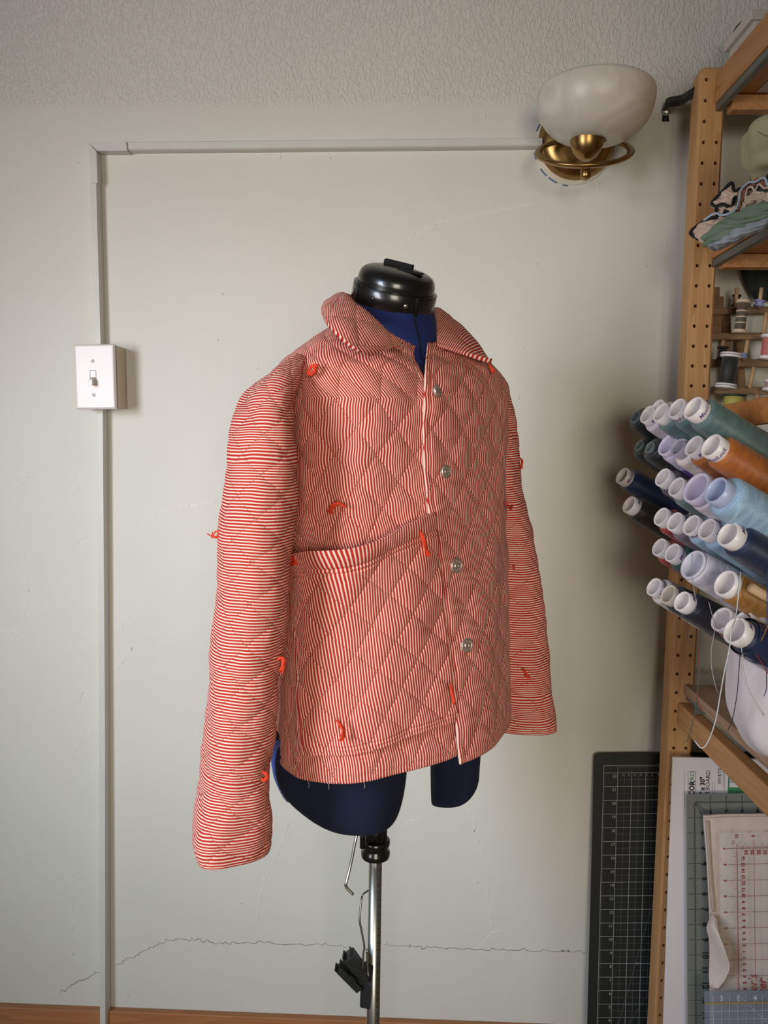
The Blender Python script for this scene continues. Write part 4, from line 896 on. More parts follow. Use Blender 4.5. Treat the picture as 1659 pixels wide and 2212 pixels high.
# ================================================================== DRESS FORM
CD = 1.03
form = thing('dress_form', P(808, 2212, CD)*np.array([1, 1, 0]), 'navy blue adjustable dress form on a steel pole wearing the jacket', 'dress form')
def ring(y, xl, xr, d, dr, n=48, rot=0.0, p=1.0, hz=None):
    "horizontal ring whose silhouette hits pixels xl, xr; centre at pixel row y and distance d"
    c = P((xl+xr)/2, y, d); a = (xr-xl)/2/F*(d)*1.0; th = np.linspace(0, 2*math.pi, n, endpoint=False)
    for _ in range(6):
        x = np.sign(np.cos(th))*np.abs(np.cos(th))**p*a; yy = np.sign(np.sin(th))*np.abs(np.sin(th))**p*dr
        if rot: x, yy = x*math.cos(rot)-yy*math.sin(rot), x*math.sin(rot)+yy*math.cos(rot)
        Rg = np.stack([c[0]+x, c[1]+yy, np.full(n, c[2])], -1); q = proj(Rg); l, r = q[:, 0].min(), q[:, 0].max()
        a *= (xr-xl)/(r-l); s_ = ((xl+xr)/2-(l+r)/2)/F*d; c = c+np.array([s_, 0, 0])
    x = np.sign(np.cos(th))*np.abs(np.cos(th))**p*a; yy = np.sign(np.sin(th))*np.abs(np.sin(th))**p*dr
    if rot: x, yy = x*math.cos(rot)-yy*math.sin(rot), x*math.sin(rot)+yy*math.cos(rot)
    return np.stack([c[0]+x, c[1]+yy, np.full(n, c[2])], -1)
def loft(name, rows, m, parent, n=48, up_n=50, capend=True, p=1.0):
    R_ = np.array([ring(*r[:5], n=n, p=p) for r in rows]); S = spline(R_, up_n)
    # rows go downward; orient
    V = S.reshape(-1, 3); f = grid_faces(up_n, n, True, 0, True).tolist()
    if capend: f += [[(up_n-1)*n+k for k in range(n)], list(range(n))[::-1]]
    return mesh(name, V, f, m, parent)
loft('hip_form', [(1560, 592, 890, 1.0, .085), (1640, 592, 881, .995, .083), (1690, 606, 876, .99, .08), (1725, 640, 869, .985, .072), (1752, 676, 860, .98, .06), (1768, 708, 848, .975, .045), (1776, 745, 826, .975, .025), (1779, 770, 810, .975, .008)], M_navy, form, p=.9)
loft('hip_form', [(1540, 922, 1044, 1.10, .05), (1640, 929, 1037, 1.10, .05), (1680, 930, 1033, 1.10, .048), (1706, 930.5, 1019, 1.095, .042), (1722, 931, 1000, 1.09, .032), (1731, 931.5, 975, 1.085, .018), (1734, 932, 958, 1.085, .006)], M_navy, form, p=.7)
# side strip with the window light put into its blue, slightly proud
S = []
for y, xl_, xr_ in ((1600, 584, 604), (1650, 587, 614), (1680, 592, 622), (1705, 604, 630), (1722, 616, 635), (1731, 628, 637)):
    q = P(xl_, y, 1.0); r_ = P(xr_, y, .945); mid = (q+r_)/2+np.array([-.006, -.004, 0]); S.append([q, mid, r_])
S = spline(np.array(S), 30); S = spline(S.transpose(1, 0, 2), 14).transpose(1, 0, 2); grid_solid('lit_side_panel', S[::-1], M_navy_lit, form, .012)
# neck
def tilt_ring(c, rx, ry, ax, n=48, yaw=0.0):
    t = np.array(ax, float); t /= np.linalg.norm(t); u = np.array([math.cos(yaw), math.sin(yaw), 0]); u = u-t*(u@t); u /= np.linalg.norm(u); v = np.cross(t, u)
    th = np.linspace(0, 2*math.pi, n, endpoint=False); return np.array(c)+np.outer(np.cos(th)*rx, u)+np.outer(np.sin(th)*ry, v)
AX = np.array([.20, -.33, .92]); AX /= np.linalg.norm(AX)
cN = P(849, 650, 1.0)
rows = [tilt_ring(P(858, 800, 1.03), .062, .062, (0, 0, 1)), tilt_ring(P(862, 745, 1.02), .051, .055, (.05, -.05, 1)), tilt_ring(P(858, 705, 1.01), .0495, .053, (.12, -.18, 1)), tilt_ring(P(852, 668, 1.003), .0505, .053, AX), tilt_ring(cN, .0505, .053, AX)]
S = spline(np.array(rows), 30); V = S.reshape(-1, 3); n = 48
mesh('neck', V, grid_faces(30, n, True).tolist()+[[29*n+k for k in range(n)]], M_neck_lit, form)
def neck_seam(k):
    c = S.mean(1); return [S[i, k]+(S[i, k]-c[i])*.012 for i in range(2, 29)]
# torso inside the jacket (so the form is whole)
body_in = [(640+160, 760, 960, 1.02, .06), (800, 720, 1000, 1.02, .075), (900, 690, 1010, 1.03, .085), (1050, 690, 1010, 1.03, .085), (1250, 720, 985, 1.03, .075), (1450, 690, 1020, 1.03, .085), (1570, 680, 1030, 1.03, .085)]
loft('torso', body_in[1:], M_navy, form)
# seams: pick vertices on the visible side
q = proj(S[14]); vis = [k for k in range(n) if S[14, k, 1] < S[14, :, 1].mean()]
k1 = min(vis, key=lambda k: abs(q[k, 0]-899)); tube('neck_seam', neck_seam(k1), .0011, M_seam, form, 6)
k2 = min(vis, key=lambda k: abs(q[k, 0]-782)); tube('neck_seam', neck_seam(k2), .0010, M_seam, form, 6)
# cap: band and dome along AX
cc0 = cN+AX*.002
def ell_lathe(name, prof, m, parent, sy=1.04, n=56, cap1=False):
    u = np.array([1., 0, 0]); u = u-AX*(u@AX); u /= np.linalg.norm(u); v = np.cross(AX, u); V = []
    for r, h in prof:
        for k in range(n): a = 2*math.pi*k/n; V.append(cc0+AX*h+r*math.cos(a)*u+r*sy*math.sin(a)*v)
    Fc = [[i*n+k, i*n+(k+1) % n, (i+1)*n+(k+1) % n, (i+1)*n+k] for i in range(len(prof)-1) for k in range(n)]
    if cap1: Fc.append([(len(prof)-1)*n+k for k in range(n)])
    return mesh(name, V, Fc, m, parent)
band = ell_lathe('neck_band', [(.048, -.006), (.0508, -.006), (.0512, -.0055), (.0512, .0145), (.0508, .015), (.0475, .015), (.0470, .0145)], M_black, form)
dome = [(.0470, .008), (.0470, .018), (.0468, .022), (.045, .028), (.041, .0325), (.034, .0355), (.024, .0372), (.012, .038), (.0005, .038)]
ell_lathe('neck_cap', [tuple(x) for x in spline(np.array([[*p] for p in dome]), 30)], M_black, form)
u_ = np.array([1., 0, 0]); u_ = u_-AX*(u_@AX); u_ /= np.linalg.norm(u_); v_ = np.cross(AX, u_)
tg = cc0+AX*.0375
fd = u_*.97+v_*-.25; fd /= np.linalg.norm(fd); sd = np.cross(AX, fd)
box('hook_strip', tg-fd*.022+sd*.004, fd*.036, sd*.010, AX*.0055, M_felt, form, .001)
box('dial_slot', tg+fd*.002-sd*.017, fd*.030, sd*.014, AX*.0012, mat('slot_black', (6, 6, 6), .9, var=0), form, .0004)
for an, m_ in ((-118, M_black), (-72, M_steel), (-38, M_black), (-158, M_black)):
    a = math.radians(an); nrm_ = u_*math.cos(a)+v_*math.sin(a); p = cc0+AX*.004+u_*.0512*math.cos(a)+v_*.0512*1.04*math.sin(a)
    lathe('rivet', p-nrm_*.0004, nrm_, [(.0027, 0), (.0027, .0006), (.0018, .0012), (.0001, .0012)], m_, form, 14)
for an in (-148, -56):
    a = math.radians(an); nrm_ = u_*math.cos(a)+v_*math.sin(a); p = cc0+u_*.0514*math.cos(a)+v_*.0514*1.04*math.sin(a); tt = np.cross(AX, nrm_)
    box('band_clip', p-AX*.0065-tt*.002, tt*.0045, nrm_*.0014, AX*.022, M_black, form, .0005)
# pole
pc = P(809, 1900, CD); pole_x, pole_y = pc[0], pc[1]; zt_ = P(807, 1700, CD)[2]
lx = P(806, 2200, CD)[0]
ptop = P(812, 1780, CD); pbot = P(806, 2210, CD); ax_ = (ptop-pbot)/np.linalg.norm(ptop-pbot); foot = pbot-ax_*(pbot[2]/ax_[2])
Lp = np.linalg.norm(ptop-foot)
lathe('pole', foot, ax_, [(.0001, 0.02), (.0088, .02), (.0088, Lp), (.0001, Lp)], M_steel, form, 28)
rl_ = []; 
for k in range(0, 60):
    z = Lp-.06-k*.010
    if z < .05: break
    for_ = foot+ax_*z; L_ = .0065 if k % 5 == 0 else .0035
    pts = [for_+np.array([.0091*math.sin(a), -.0091*math.cos(a), 0]) for a in np.linspace(.45, .45+L_/.0091, 5)]; rl_.append(tube_data(pts, .0004, 4))
ms = []
for z0_, z1_ in ((.03, Lp-.045),):
    a_ = np.linspace(.5, 1.35, 6); V = [foot+ax_*z+np.array([.00895*math.sin(a), -.00895*math.cos(a), 0]) for z in (z0_, z1_) for a in a_]; ms = (V, [[i, i+1, 7+i, 6+i] for i in range(5)])
mesh('tape_scale', *ms, mat('scale_grey', (104, 102, 94), .4, .3), form, False); mesh('scale_marks', *join(rl_), M_seam, form)
cz = lambda y: np.linalg.norm(P(809, y, CD)-foot)
h = cz(1828)
lathe('pole_collar', foot, ax_, [(.0088, h-.016), (.0185, h-.014), (.0192, h-.011), (.0192, h-.006), (.0165, h-.003), (.0170, h), (.0190, h+.003), (.0190, h+.009), (.0170, h+.011), (.0150, h+.009), (.0138, h+.009), (.0142, h+.04), (.0142, h+.09)], M_black, form, 36)
for k in range(10):
    a = 2*math.pi*k/10; p = foot+ax_*(h+.01)+np.array([math.cos(a), math.sin(a), 0])*.0142; tube('grip_rib', [p, p+ax_*.06], .0009, M_black, form, 6)
lathe('collar_catch', P(783, 1812, 1.0), ax_, [(.0001, -.012), (.0035, -.012), (.0035, .006), (.0025, .008), (.0001, .008)], M_black, form, 12)
tube('lock_hook', spline([P(*p) for p in ((782, 1775, 1.01), (774, 1790, 1.0), (768, 1815, .995), (757, 1870, .99), (748, 1906, .985), (747, 1913, .985), (752, 1921, .985), (763, 1932, .985))], 40), .0019, M_steel, form, 10)
# tripod base below the frame, so the form stands
for k in range(3):
    a = math.radians(90+120*k+20); tube('base_leg', [foot+np.array([0, 0, .10]), foot+np.array([.26*math.cos(a), .26*math.sin(a), .012])], .009, M_blackm, form, 10)
# hem marker: wire and clip
hm = thing('hem_marker', P(790, 2170, 1.0), 'black hem marking clip with bent wire arm clamped on the steel pole', 'clip')
w1 = [(795, 1924, 1.01), (784, 1932, 1.0), (781, 1942, 1.0), (777, 1985, .995), (781, 2010, .995), (787, 2045, .995), (785, 2060, .995), (783, 2100, .995), (786, 2112, .993), (794, 2120, .993), (798, 2126, .995), (800, 2122, .995)]
tube('wire_arm', spline([P(*p) for p in w1], 70), .0014, M_steel, hm, 10)
w2 = [(793, 2050, 1.0), (794, 2090, 1.0), (797, 2112, .998), (801, 2118, .998)]
tube('wire_return', spline([P(*p) for p in w2], 24), .0014, M_steel, hm, 10)
box('clamp_block', P(777, 2178, .995), P(800, 2183, .985)-P(777, 2178, .995), (0, .035, 0), P(779, 2120, .995)-P(777, 2178, .995), M_blackm, hm, .002)
box('clamp_neck', P(780, 2125, 1.0), (.014, 0, 0), (0, .03, 0), (.001, 0, .012), M_blackm, hm, .002)
def jaw(a, b, w_, th, name):
    a, b = P(*a), P(*b); d = b-a; s_ = np.cross(d, (0, 1, 0)); s_ /= np.linalg.norm(s_); o_ = box(name, a-s_*w_/2, s_*w_, (0, th, 0), d, M_blackm, hm, .001)
    for k in (-.42, .32): box('jaw_tooth', b+s_*w_*k, s_*w_*.1, (0, th*.8, 0), d/np.linalg.norm(d)*.005, M_blackm, o_, 0)
    return o_
jaw((789, 2125, .99), (751, 2073, .985), .013, .022, 'clip_jaw'); jaw((777, 2142, .988), (733, 2098, .983), .010, .020, 'clip_jaw')
box('jaw_window', P(755, 2112, .982), P(768, 2124, .982)-P(755, 2112, .982), (0, .004, 0), (.001, 0, .0035), mat('slot_black', (6, 6, 6)), hm, 0)

# ================================================================== JACKET
jk = thing('quilted_jacket', P(800, 1660, 1.0), 'red and white striped quilted jacket worn by the dress form', 'jacket')
TH = math.radians(42)   # the form is turned this much toward the right of the picture
def brow(h, xl, xr, ratio, d=CD, K=400, ang=None):
    th = np.linspace(0, 2*math.pi, K, endpoint=False)
    c = P((xl+xr)/2, CY, d); c[2] = ZC+h; a = (xr-xl)/2/F*d*1.1
    for _ in range(8):
        ca, sa = np.cos(th), np.sin(th); pw = .80; la = np.sign(ca)*np.abs(ca)**pw*a; fb = np.sign(sa)*np.abs(sa)**pw*a*ratio
        # lateral axis, front axis (front faces camera and turns right)
        lat = np.array([math.cos(TH), math.sin(TH), 0]); fr = np.array([math.sin(TH), -math.cos(TH), 0])
        R_ = c+np.outer(la, lat)+np.outer(fb, fr); q = proj(R_); l, r = q[:, 0].min(), q[:, 0].max()
        a *= (xr-xl)/(r-l); c[0] += ((xl+xr)/2-(l+r)/2)/F*d
    return c, a, ratio
ROWS = [(-.352, 580, 1104, .74), (-.30, 590, 1098, .73), (-.22, 598, 1094, .72), (-.12, 604, 1092, .70), (-.03, 606, 1092, .68), (.03, 604, 1094, .64), (.065, 598, 1096, .60), (.088, 598, 1088, .55), (.103, 622, 1064, .56), (.118, 656, 1034, .62), (.131, 690, 1004, .72), (.143, 722, 976, .85), (.153, 748, 952, .98)]
RP = [brow(*r) for r in ROWS]
tab = np.array([[r[0], *rp[0][:2], rp[1], rp[2]] for r, rp in zip(ROWS, RP)])
seglen = np.r_[0, np.cumsum(np.hypot(np.diff(tab[:, 0]), np.diff(tab[:, 3])))]   # surface length along shoulder
MV = 300
tt = np.linspace(0, seglen[-1], MV); T5 = np.stack([np.interp(tt, seglen, tab[:, k]) for k in range(5)], -1)
ker = np.hanning(17); ker /= ker.sum()
for k in range(5): T5[:, k] = np.convolve(np.pad(T5[:, k], 8, mode='reflect', reflect_type='odd'), ker, 'valid')
LAT = np.array([math.cos(TH), math.sin(TH), 0]); FR = np.array([math.sin(TH), -math.cos(TH), 0])
def Spt(th, i):
    "surface point; th angle (0 = lateral far side, pi/2 = front, pi = near side), i = row index array"
    h, cx_, cy_, a, rt_ = (T5[i, k] for k in range(5)); ca, sa = np.cos(th), np.sin(th); pw = .80
    la = np.sign(ca)*np.abs(ca)**pw*a; fb = np.sign(sa)*np.abs(sa)**pw*a*rt_
    z = ZC+h; wtop = np.clip((h-.09)/.06, 0, 1); z = z-wtop*.028*np.clip(sa, 0, 1)**1.5+wtop*.012*np.clip(-sa, 0, 1)-np.clip((-.18-h)/.16, 0, 1)*(.006+.027*((1-ca)/2)**1.5)
    # drape: slow body folds
    fold = .0035*np.sin(5*th+1.0+3*h)*np.clip(1-(h+.36)/.5, 0, 1)+.002*np.sin(9*th+2*h*10)
    sc_ = 1+fold/np.maximum(a, .05)*np.where(h < .08, 1, .3)
    x = cx_+la*LAT[0]*sc_+fb*FR[0]*sc_; y = cy_+la*LAT[1]*sc_+fb*FR[1]*sc_
    return np.stack([x, y, z+0*x], -1)
# path of the over-lapping front edge (pixels)
EP = np.array([[748, 921], [830, 914], [900, 912], [1000, 912], [1120, 924], [1300, 946], [1500, 970], [1640, 986], [1800, 1000]])
thg = np.linspace(.2, math.pi-.3, 700); edge = np.zeros(MV)
for i in range(MV):
    q = proj(Spt(thg, np.full(700, i))); dx = q[:, 0]-np.interp(q[:, 1], EP[:, 0], EP[:, 1]); edge[i] = thg[np.argmin(np.abs(dx))]
edge = np.convolve(np.pad(edge, 8, mode='edge'), ker, 'valid')
QW, QH = .048, .060
def puff(a, l, W_=QW, H_=QH, amp=.0026):
    p = a/W_+l/H_; q = a/W_-l/H_
    s_ = np.abs(np.sin(math.pi*p))*np.abs(np.sin(math.pi*q)); return amp*np.clip(s_, 0, 1)**.34, p, q
rn = np.random.default_rng(21); WN = [(rn.normal(0, 1, 2), rn.uniform(0, 6.28)) for _ in range(14)]
def wrinkle(a, l, f=60, amp=.0007):
    h = 0
    for w_, ph in WN: h = h+np.sin((a*w_[0]+l*w_[1]*.7)*f*1.3+ph+2*np.sin(l*40+ph))
    return h*amp/3
def build_panel(name, th0, th1, K, lift, zero, rng_i=(0, MV), offs=None, sgn=1):
    "body panel between angle paths th0(i) and th1(i); 'zero' end carries arc length 0"
    ii = np.arange(rng_i[0], rng_i[1]); M = len(ii); u = np.linspace(0, 1, K)
    TH_ = th0[ii][:, None]*(1-u)+th1[ii][:, None]*u; I = np.repeat(ii[:, None], K, 1)
    S = Spt(TH_, I); dl = np.linalg.norm(np.diff(S, axis=1), axis=2); A = np.concatenate([np.zeros((M, 1)), np.cumsum(dl, 1)], 1)
    if zero == 1: A = A-A[:, -1:]
    Lg = tt[ii][:, None]+0*A
    N = normals(S); c = S.mean(axis=(0, 1)); 
    C = np.stack([T5[I, 1], T5[I, 2], S[..., 2]-.05], -1)
    sg = np.sign(np.sum(N*(S-C), -1).mean()); N = N*sg
    pf, p, q = puff(A+.013, Lg+.02); 
    wr = wrinkle(A, Lg)
    # flatten puff close to edges
    ed = np.minimum(np.abs(A)/.012, 1)*np.minimum((Lg-tt[0])/.012+.12, 1); L0 = np.interp(.056, T5[:, 0], tt); ed = ed-.0; gv = .0016*np.exp(-((Lg-L0)/.0011)**2)*(np.abs(A) < .07)+.0010*np.exp(-((np.abs(A)-.007)/.0009)**2)+.0010*np.exp(-((Lg-tt[0]-.008)/.0009)**2)
    S2 = S+N*(pf*ed+wr+lift(A, Lg)-gv)[..., None]
    if zero == 0 and K == 420: S2[..., 2] -= .007*np.exp(-np.abs(A)/.12)*np.clip(1-(Lg-tt[0])/.06, 0, 1); S2 += N*(.010*np.exp(-((A-.05)/.05)**2)*np.clip(1-(Lg-tt[0])/.35, 0, 1))[..., None]
    uvs = {'stripe': np.stack([A+.0003+.0010*np.sin(p*6.28)*np.cos(q*6.28), Lg], -1), 'quilt': np.stack([p, q], -1)}
    if sg < 0: S2, uvs = S2[:, ::-1], {k: v[:, ::-1] for k, v in uvs.items()}; N = N[:, ::-1]
    return grid_solid(name, S2, M_jac, jk, .003, False, uvs, N)
# rows run upward and theta increases from far side to near side: compute orientation automatically above
back_split = np.full(MV, math.pi*1.5)
over0 = lambda A, L: .0045*np.exp(-np.abs(A)/.05)
pf_over = build_panel('front_panel', edge, np.full(MV, -math.pi/2), 420, lambda A, L: .004*np.exp(-np.abs(A)/.06)+0*L, 0)
gap = np.where(T5[:, 0] > .075, .15, -.16)     # upper edges part in a small v, lower down the under-panel tucks beneath
g2 = np.interp(T5[:, 0], [-.4, .05, .085, .13], [-.20, -.14, .02, .14])
build_panel('front_panel', edge+g2, np.full(MV, math.pi*1.5), 460, lambda A, L: -.002+0*A, 0)

def find(px, py, lo=0, hi_=MV, side=None):
    th = np.linspace(-.3, math.pi+.6, 400); I = np.arange(lo, hi_, 2); T, II = np.meshgrid(th, I); S = Spt(T, II); q = proj(S)
    d = (q[..., 0]-px)**2+(q[..., 1]-py)**2
    # visible side only
    N = normals(S); vd = S-CAMLOC; f = np.sum(N*vd, -1); sg = np.sign(np.median(np.sum(N*(S-np.stack([T5[II, 1], T5[II, 2], S[..., 2]], -1)), -1))); d = d+np.where(f*sg > 0, 1e6, 0)
    k = np.unravel_index(np.argmin(d), d.shape); return T[k], II[k], S[k], N[k]*sg
# ---- patch pocket
pc_top = [(618, 1196), (672, 1194), (742, 1181), (832, 1146), (930, 1104)]; pc_bot = [(654, 1628), (700, 1633), (770, 1628), (880, 1592), (984, 1556)]
ft = [find(*p)[:2] for p in pc_top]; fbm = [find(*p)[:2] for p in pc_bot]
nu, nv = 190, 230
ct, cbm = spline(np.array(ft), nu), spline(np.array(fbm), nu); v = np.linspace(0, 1, nv)[:, None]
TP = cbm[None, :, 0]*(1-v)+ct[None, :, 0]*v; IP = cbm[None, :, 1]*(1-v)+ct[None, :, 1]*v
i0 = np.clip(IP.astype(int), 0, MV-2); f_ = (IP-i0)[..., None]; S = Spt(TP, i0)*(1-f_)+Spt(TP, i0+1)*f_
N = normals(S); C = np.stack([T5[i0, 1], T5[i0, 2], S[..., 2]], -1); sg = np.sign(np.sum(N*(S-C), -1).mean()); N *= sg
dl = np.linalg.norm(np.diff(S, axis=1), axis=2); A = np.concatenate([np.zeros((nv, 1)), np.cumsum(dl, 1)], 1); A = A-A[:, -1:]
dv_ = np.linalg.norm(np.diff(S, axis=0), axis=2); Lg = np.concatenate([np.zeros((1, nu)), np.cumsum(dv_, 0)], 0)
pf, p, q = puff(A+.02, Lg+.045, QW*.97, QH*.88, .0028); un = np.linspace(0, 1, nu)[None]; vn = v
edge_d = np.minimum(np.minimum((Lg)/.010, (-(A-A[:, :1])*-1)/.010), 1); edge_d = np.clip(edge_d, 0, 1)
topd = (Lg[-1:]-Lg); bandm = (topd < .021)
pf = np.where(bandm, .0022+.0022*np.abs(np.sin(math.pi*topd/.021)), pf)
for lv in (.021, .0265): pf = pf-.0022*np.exp(-((topd-lv)/.0012)**2)
for lv in (.004, .009): pf = pf-.0018*np.exp(-((Lg-lv)/.0012)**2)-.0015*np.exp(-(((A-A[:, :1])-lv)/.0012)**2)
gape = .020*(vn**5)*np.sin(math.pi*np.clip(un, 0, 1))**.8+.006*vn**2*np.sin(math.pi*un)
S2 = S+N*(.0068+pf*edge_d+gape+wrinkle(A+1, Lg, 70, .0006))[..., None]
pj = np.where(bandm, .5, p); qj = np.where(bandm, .5, q)
uvs = {'stripe': np.stack([A, Lg], -1), 'quilt': np.stack([pj, qj], -1)}
if sg < 0: S2, N = S2[:, ::-1], N[:, ::-1]; uvs = {k: x[:, ::-1] for k, x in uvs.items()}
grid_solid('patch_pocket', S2, M_jac, jk, .005, False, uvs, N)

# ---- sleeves
def sleeve(name, rows, dr, K=200, M=330, W_=.058, H_=.0435, seed=0, rot=0.0):
    nr_ = len(rows); R_ = np.array([ring(*r, n=K, p=.88-.34*max(0, (i-nr_*.55)/(nr_*.45)), rot=rot) for i, r in enumerate(rows)]); cum = np.r_[0, np.cumsum(np.linalg.norm(np.diff(R_.mean(1), axis=0), axis=1))]
    s_ = np.linspace(0, cum[-1], M); idx = np.interp(s_, cum, np.arange(len(rows))); i = np.clip(idx.astype(int), 0, len(rows)-2); f = (idx-i)[:, None, None]
    L = len(rows); g = lambda k: R_[np.clip(k, 0, L-1)]; p0, p1, p2, p3 = g(i-1), g(i), g(i+1), g(i+2)
    S = .5*((2*p1)+(-p0+p2)*f+(2*p0-5*p1+4*p2-p3)*f**2+(-p0+3*p1-3*p2+p3)*f**3)
    S = S[::-1]   # upward
    dl = np.linalg.norm(np.roll(S, -1, 1)-S, axis=2); per = dl.sum(1).max(); nW = max(3, round(per/W_)); A = np.linspace(0, nW*W_, K, endpoint=False)[None]+0*S[..., 0]; Lg = s_[:, None]+0*A
    N = normals(S, True); sg = np.sign(np.sum(N*(S-S.mean(1, keepdims=True)), -1).mean()); N *= sg
    pf, p, q = puff(A, Lg, W_, H_, .0026)
    ed = np.minimum(Lg/.012+.1, 1)*np.clip((s_[-1]-Lg)/.05, .15, 1); r = np.random.default_rng(seed); wr = 0
    for k in range(7): wr = wr+np.sin(2*math.pi*(r.integers(1, 4)*A/(nW*W_)+Lg*r.uniform(2, 9))+r.uniform(0, 6))
    S2 = S+N*(pf*ed+wr*.0006+wrinkle(A, Lg, 55, .0005))[..., None]
    if sg < 0: raise RuntimeError('sleeve orientation')
    uvs = {'stripe': np.stack([Lg*1.0+.0006*np.sin(A*90), A], -1), 'quilt': np.stack([p, q], -1)}
    # duplicate the seam column so uvs do not wrap
    S2 = np.concatenate([S2, S2[:, :1]], 1); N = np.concatenate([N, N[:, :1]], 1)
    e = {}
    for k, x in uvs.items():
        last = x[:, :1].copy()
        if k == 'stripe': last[..., 1] += nW*W_
        else: last[..., 0] += nW; last[..., 1] += nW
        e[k] = np.concatenate([x, last], 1)
    o = grid_solid(name, S2, M_jac, jk, .004, False, e, N); return S2, N
near = [(768, 640, 662, .93, .012), (784, 610, 656, .925, .03), (808, 574, 650, .915, .043), (838, 542, 640, .905, .052), (875, 519, 632, .895, .056), (925, 504, 633, .885, .058), (1000, 493, 637, .875, .056), (1150, 475, 633, .865, .054), (1300, 468, 617, .86, .052), (1450, 456, 604, .86, .05), (1560, 446, 593, .86, .049), (1650, 438, 583, .858, .048), (1700, 434, 580, .857, .048), (1760, 421, 579, .856, .047), (1800, 416, 578, .856, .046), (1828, 417, 577, .856, .046)]
SN = sleeve('sleeve', near, .05, seed=1, rot=.42)
far = [(776, 1020, 1050, 1.12, .012), (790, 1015, 1066, 1.125, .03), (812, 1012, 1080, 1.135, .045), (845, 1014, 1096, 1.145, .05), (890, 1020, 1108, 1.15, .052), (950, 1030, 1115, 1.155, .052), (1080, 1040, 1131, 1.16, .052), (1160, 1045, 1150, 1.165, .052), (1250, 1050, 1166, 1.165, .05), (1380, 1054, 1181, 1.165, .05), (1480, 1058, 1191, 1.16, .048), (1530, 1060, 1199, 1.158, .047), (1563, 1062, 1203, 1.156, .046)]
SF = sleeve('sleeve', far, .05, seed=2)

# ---- collar: stations around the neck (stand foot, fold, outer edge)
ST = [  # foot, fold, mid, outer
 ((872, 757, .915), (868, 745, .905), (838, 755, .886), (801, 770, .868)),
 ((850, 745, .905), (845, 722, .895), (806, 742, .870), (776, 756, .852)),
 ((812, 715, .905), (800, 683, .897), (760, 702, .866), (735, 724, .850)),
 ((780, 700, .92), (768, 654, .917), (728, 670, .885), (702, 690, .868)),
 ((768, 690, .95), (748, 637, .955), (714, 652, .925), (694, 672, .910)),
 ((785, 690, 1.0), (750, 638, 1.02), (722, 646, 1.02), (706, 662, 1.02)),
 ((820, 690, 1.05), (815, 655, 1.085), (800, 655, 1.11), (795, 680, 1.115)),
 ((870, 695, 1.075), (875, 662, 1.105), (885, 660, 1.13), (890, 685, 1.14)),
 ((915, 705, 1.07), (928, 666, 1.085), (950, 672, 1.115), (962, 690, 1.125)),
 ((935, 725, 1.05), (944, 672, 1.05), (978, 690, 1.08), (1002, 708, 1.10)),
 ((944, 740, 1.02), (947, 705, 1.01), (995, 718, 1.03), (1036, 744, 1.05)),
 ((950, 755, .99), (949, 746, .98), (1000, 760, .99), (1058, 776, 1.00))]
C4 = np.array([[P(*p) for p in row] for row in ST]); MM, KK = 260, 90
C4 = spline(C4, MM).transpose(1, 0, 2); C4 = spline(C4, KK)      # (KK, MM, 3): foot -> outer
V = C4
dA = np.r_[0, np.cumsum(np.linalg.norm(np.diff(V[KK//2], axis=0), axis=1))]; dLc = np.r_[0, np.cumsum(np.linalg.norm(np.diff(V[:, MM//4], axis=0), axis=1))]
A, Lg = np.meshgrid(dA, dLc); N = normals(V); cen = V.mean((0, 1)); 
uo = V[-1]-V[0]
sgn_ = np.sign(np.sum(N[KK//2:]*(V[KK//2:]-np.array([cen[0], cen[1], cen[2]-.04])), -1).mean())
N *= sgn_; pf, p, q = puff(A, Lg+.01, .055, .06, .0018); ed = np.clip(np.minimum(np.minimum(A, dA[-1]-A), dLc[-1]-Lg)/.01, .0, 1)
V2 = V+N*(pf*ed+wrinkle(A, Lg, 50, .0004))[..., None]
uvs = {'stripe': np.stack([Lg*.88+A*.42, A], -1), 'quilt': np.stack([p, q], -1)}
if sgn_ < 0: V2, N = V2[:, ::-1], N[:, ::-1]; uvs = {k: x[:, ::-1] for k, x in uvs.items()}
grid_solid('collar', V2, M_jac, jk, .0045, False, uvs, N)

# ---- buttons
m_btn = mat('pewter_button', (206, 188, 176), .42, .75, var=.08)
def button(px, py, r=.0088, tilt=None):
    T_, I_, S_, N_ = find(px, py); n_ = N_/np.linalg.norm(N_)
    if tilt is not None: n_ = n_+np.array(tilt); n_ /= np.linalg.norm(n_)
    c = S_+N_*.0095
    # move along the viewing ray so that it stays on the pixel
    b = lathe('button', c, n_, [(r*.5, -.003), (r*.98, -.0005), (r, .001), (r*.96, .0022), (r*.86, .0024), (r*.80, .0014), (r*.42, .0012), (r*.38, .0024), (r*.28, .0026), (r*.24, .0018), (.0001, .0018)], m_btn, jk, 32)
    t, u, v = frame_of(n_); ds = []
    for k in range(8):
        a = 2*math.pi*k/8; ds.append(lathe_data(c+r*.62*(math.cos(a)*u+math.sin(a)*v)+n_*.0012, n_, [(.0009, 0), (.0007, .0008), (.0001, .001)], 8))
    mesh('relief_dots', *join(ds), m_btn, b)
button(931, 850, .0075, (.75, .2, .1)); button(950, 1022, .0078, (.25, 0, 0)); button(972, 1218); button(997, 1389)
# buttonhole flap seam on the yoke front
def surf(px, py, lift=.0085):
    _, _, S_, N_ = find(px, py); return S_+N_*lift
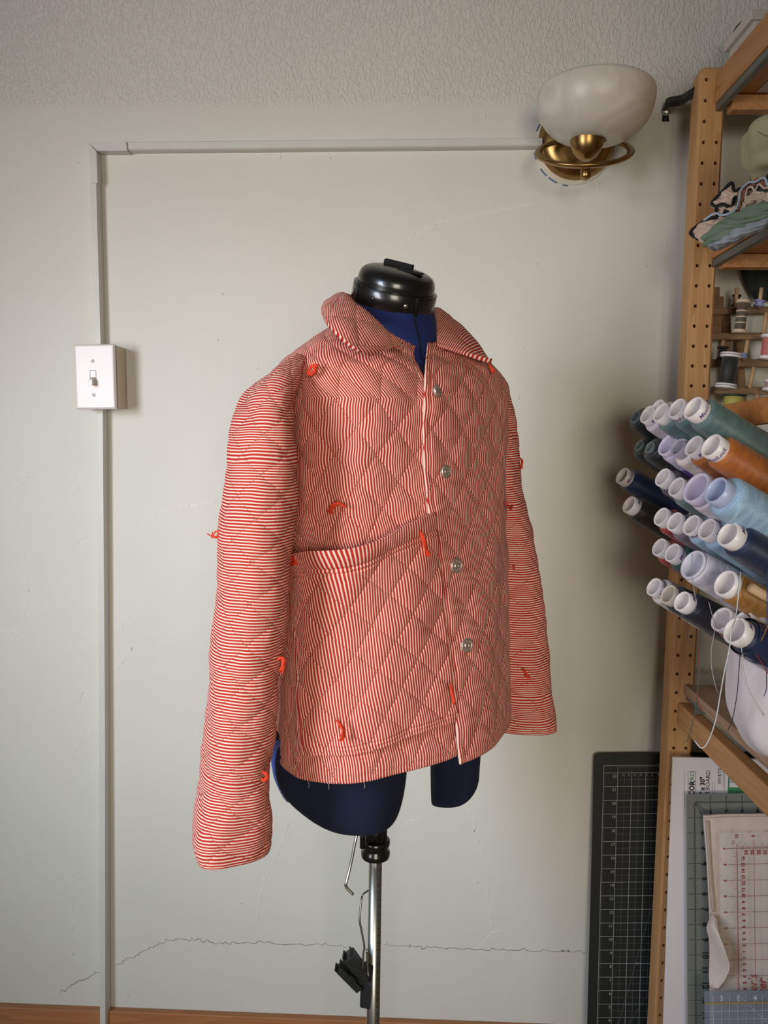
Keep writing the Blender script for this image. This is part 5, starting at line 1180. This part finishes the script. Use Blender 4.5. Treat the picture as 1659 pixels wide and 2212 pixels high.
# ---- yarn ties
def tie(pts, n=6, spread=.0016, r=.0010, lift=.010, seed=0, sl=None):
    rr = np.random.default_rng(seed); out = []
    base_pts = [(surf(*p, lift) if sl is None else P(*p, sl)) for p in pts]
    for k in range(n):
        j = np.array(base_pts)+rr.normal(0, spread, (len(pts), 3))*np.linspace(.35, 1, len(pts))[:, None]
        out.append(tube_data(spline(j, 14), r, 6))
    mesh('yarn_tie', *join(out), M_yarn, jk)
tie([(676, 803), (683, 799), (688, 806), (681, 812), (677, 804)], 7, .0012, .0011, seed=1)
tie([(680, 800), (690, 800), (687, 808)], 6, .001, .0011, seed=2)
tie([(751, 1094), (738, 1090), (727, 1097), (721, 1110)], 8, .0013, seed=3)
tie([(893, 1143), (898, 1158), (905, 1180), (910, 1196)], 8, .0014, .0011, .016, seed=4)
tie([(665, 1212), (671, 1200), (678, 1210), (668, 1211)], 9, .0013, .0012, .026, seed=5)
tie([(734, 1546), (742, 1558), (748, 1572), (744, 1590)], 9, .0013, .0011, .020, seed=6)
tie([(949, 1474), (954, 1487), (958, 1508)], 9, .0013, .0011, .022, seed=7)
tie([(1050, 790), (1048, 800), (1052, 814)], 6, .0009, seed=8)
tie([(1078, 1090), (1086, 1098), (1096, 1094)], 6, .0009, seed=9)
tie([(1092, 1225), (1100, 1222), (1104, 1230)], 6, .001, seed=10)
def tie_d(pts, d, n=6, spread=.001, r=.0009, seed=0):
    rr = np.random.default_rng(seed); out = []; b = np.array([P(x, y, d) for x, y in pts])
    for k in range(n):
        j = b+rr.normal(0, spread, b.shape)*np.linspace(.2, 1, len(b))[:, None]; out.append(tube_data(spline(j, 16), r, 6))
    mesh('yarn_tie', *join(out), M_yarn, jk)
tie_d([(476, 1152), (466, 1148), (460, 1158), (470, 1160), (474, 1154)], .85, 6, .0011, .0006, 11)
tie_d([(474, 1156), (462, 1160), (452, 1152)], .85, 4, .0018, .0005, 12)
tie_d([(1110, 992), (1120, 988), (1127, 996), (1125, 1012)], 1.13, 6, .0011, .0008, 13)
tie_d([(600, 1426), (608, 1421), (614, 1430), (608, 1450)], .825, 8, .0011, .0011, 14)
tie_d([(566, 1668), (577, 1672), (575, 1682), (568, 1684)], .80, 8, .0011, .0011, 15)
tie_d([(1128, 1446), (1134, 1450), (1138, 1460), (1142, 1463)], 1.105, 8, .0012, .0010, 16)
# ---- loose threads on the hem
hd_ = []
for x in (650, 705, 800, 945):
    _, _, s0, n0 = find(x, 1800, 0, 3); s0 = s0+n0*.004; hd_.append(tube_data(spline([s0+np.array([0, 0, .003]), s0+np.array([.002, -.001, -.002]), s0+np.array([.001, -.001, -.005])], 6), .0002, 4))
mesh('hem_frays', *join(hd_), mat('fray_white', (226, 214, 206), .9, var=0), jk)

# printed figures and lines too small to pick apart singly
for o in bpy.data.objects:
    if o.parent is not None and o.name.split('.')[0] in ('numerals', 'lettering', 'scale_lines', 'grid_lines', 'fine_grid_lines', 'small_print', 'barcode_bars', 'cap_lettering', 'black_lettering', 'green_lettering', 'scale_marks', 'relief_dots', 'hem_frays', 'white_lines', 'yellow_lines', 'blue_tape_trace'): o['kind'] = 'stuff'
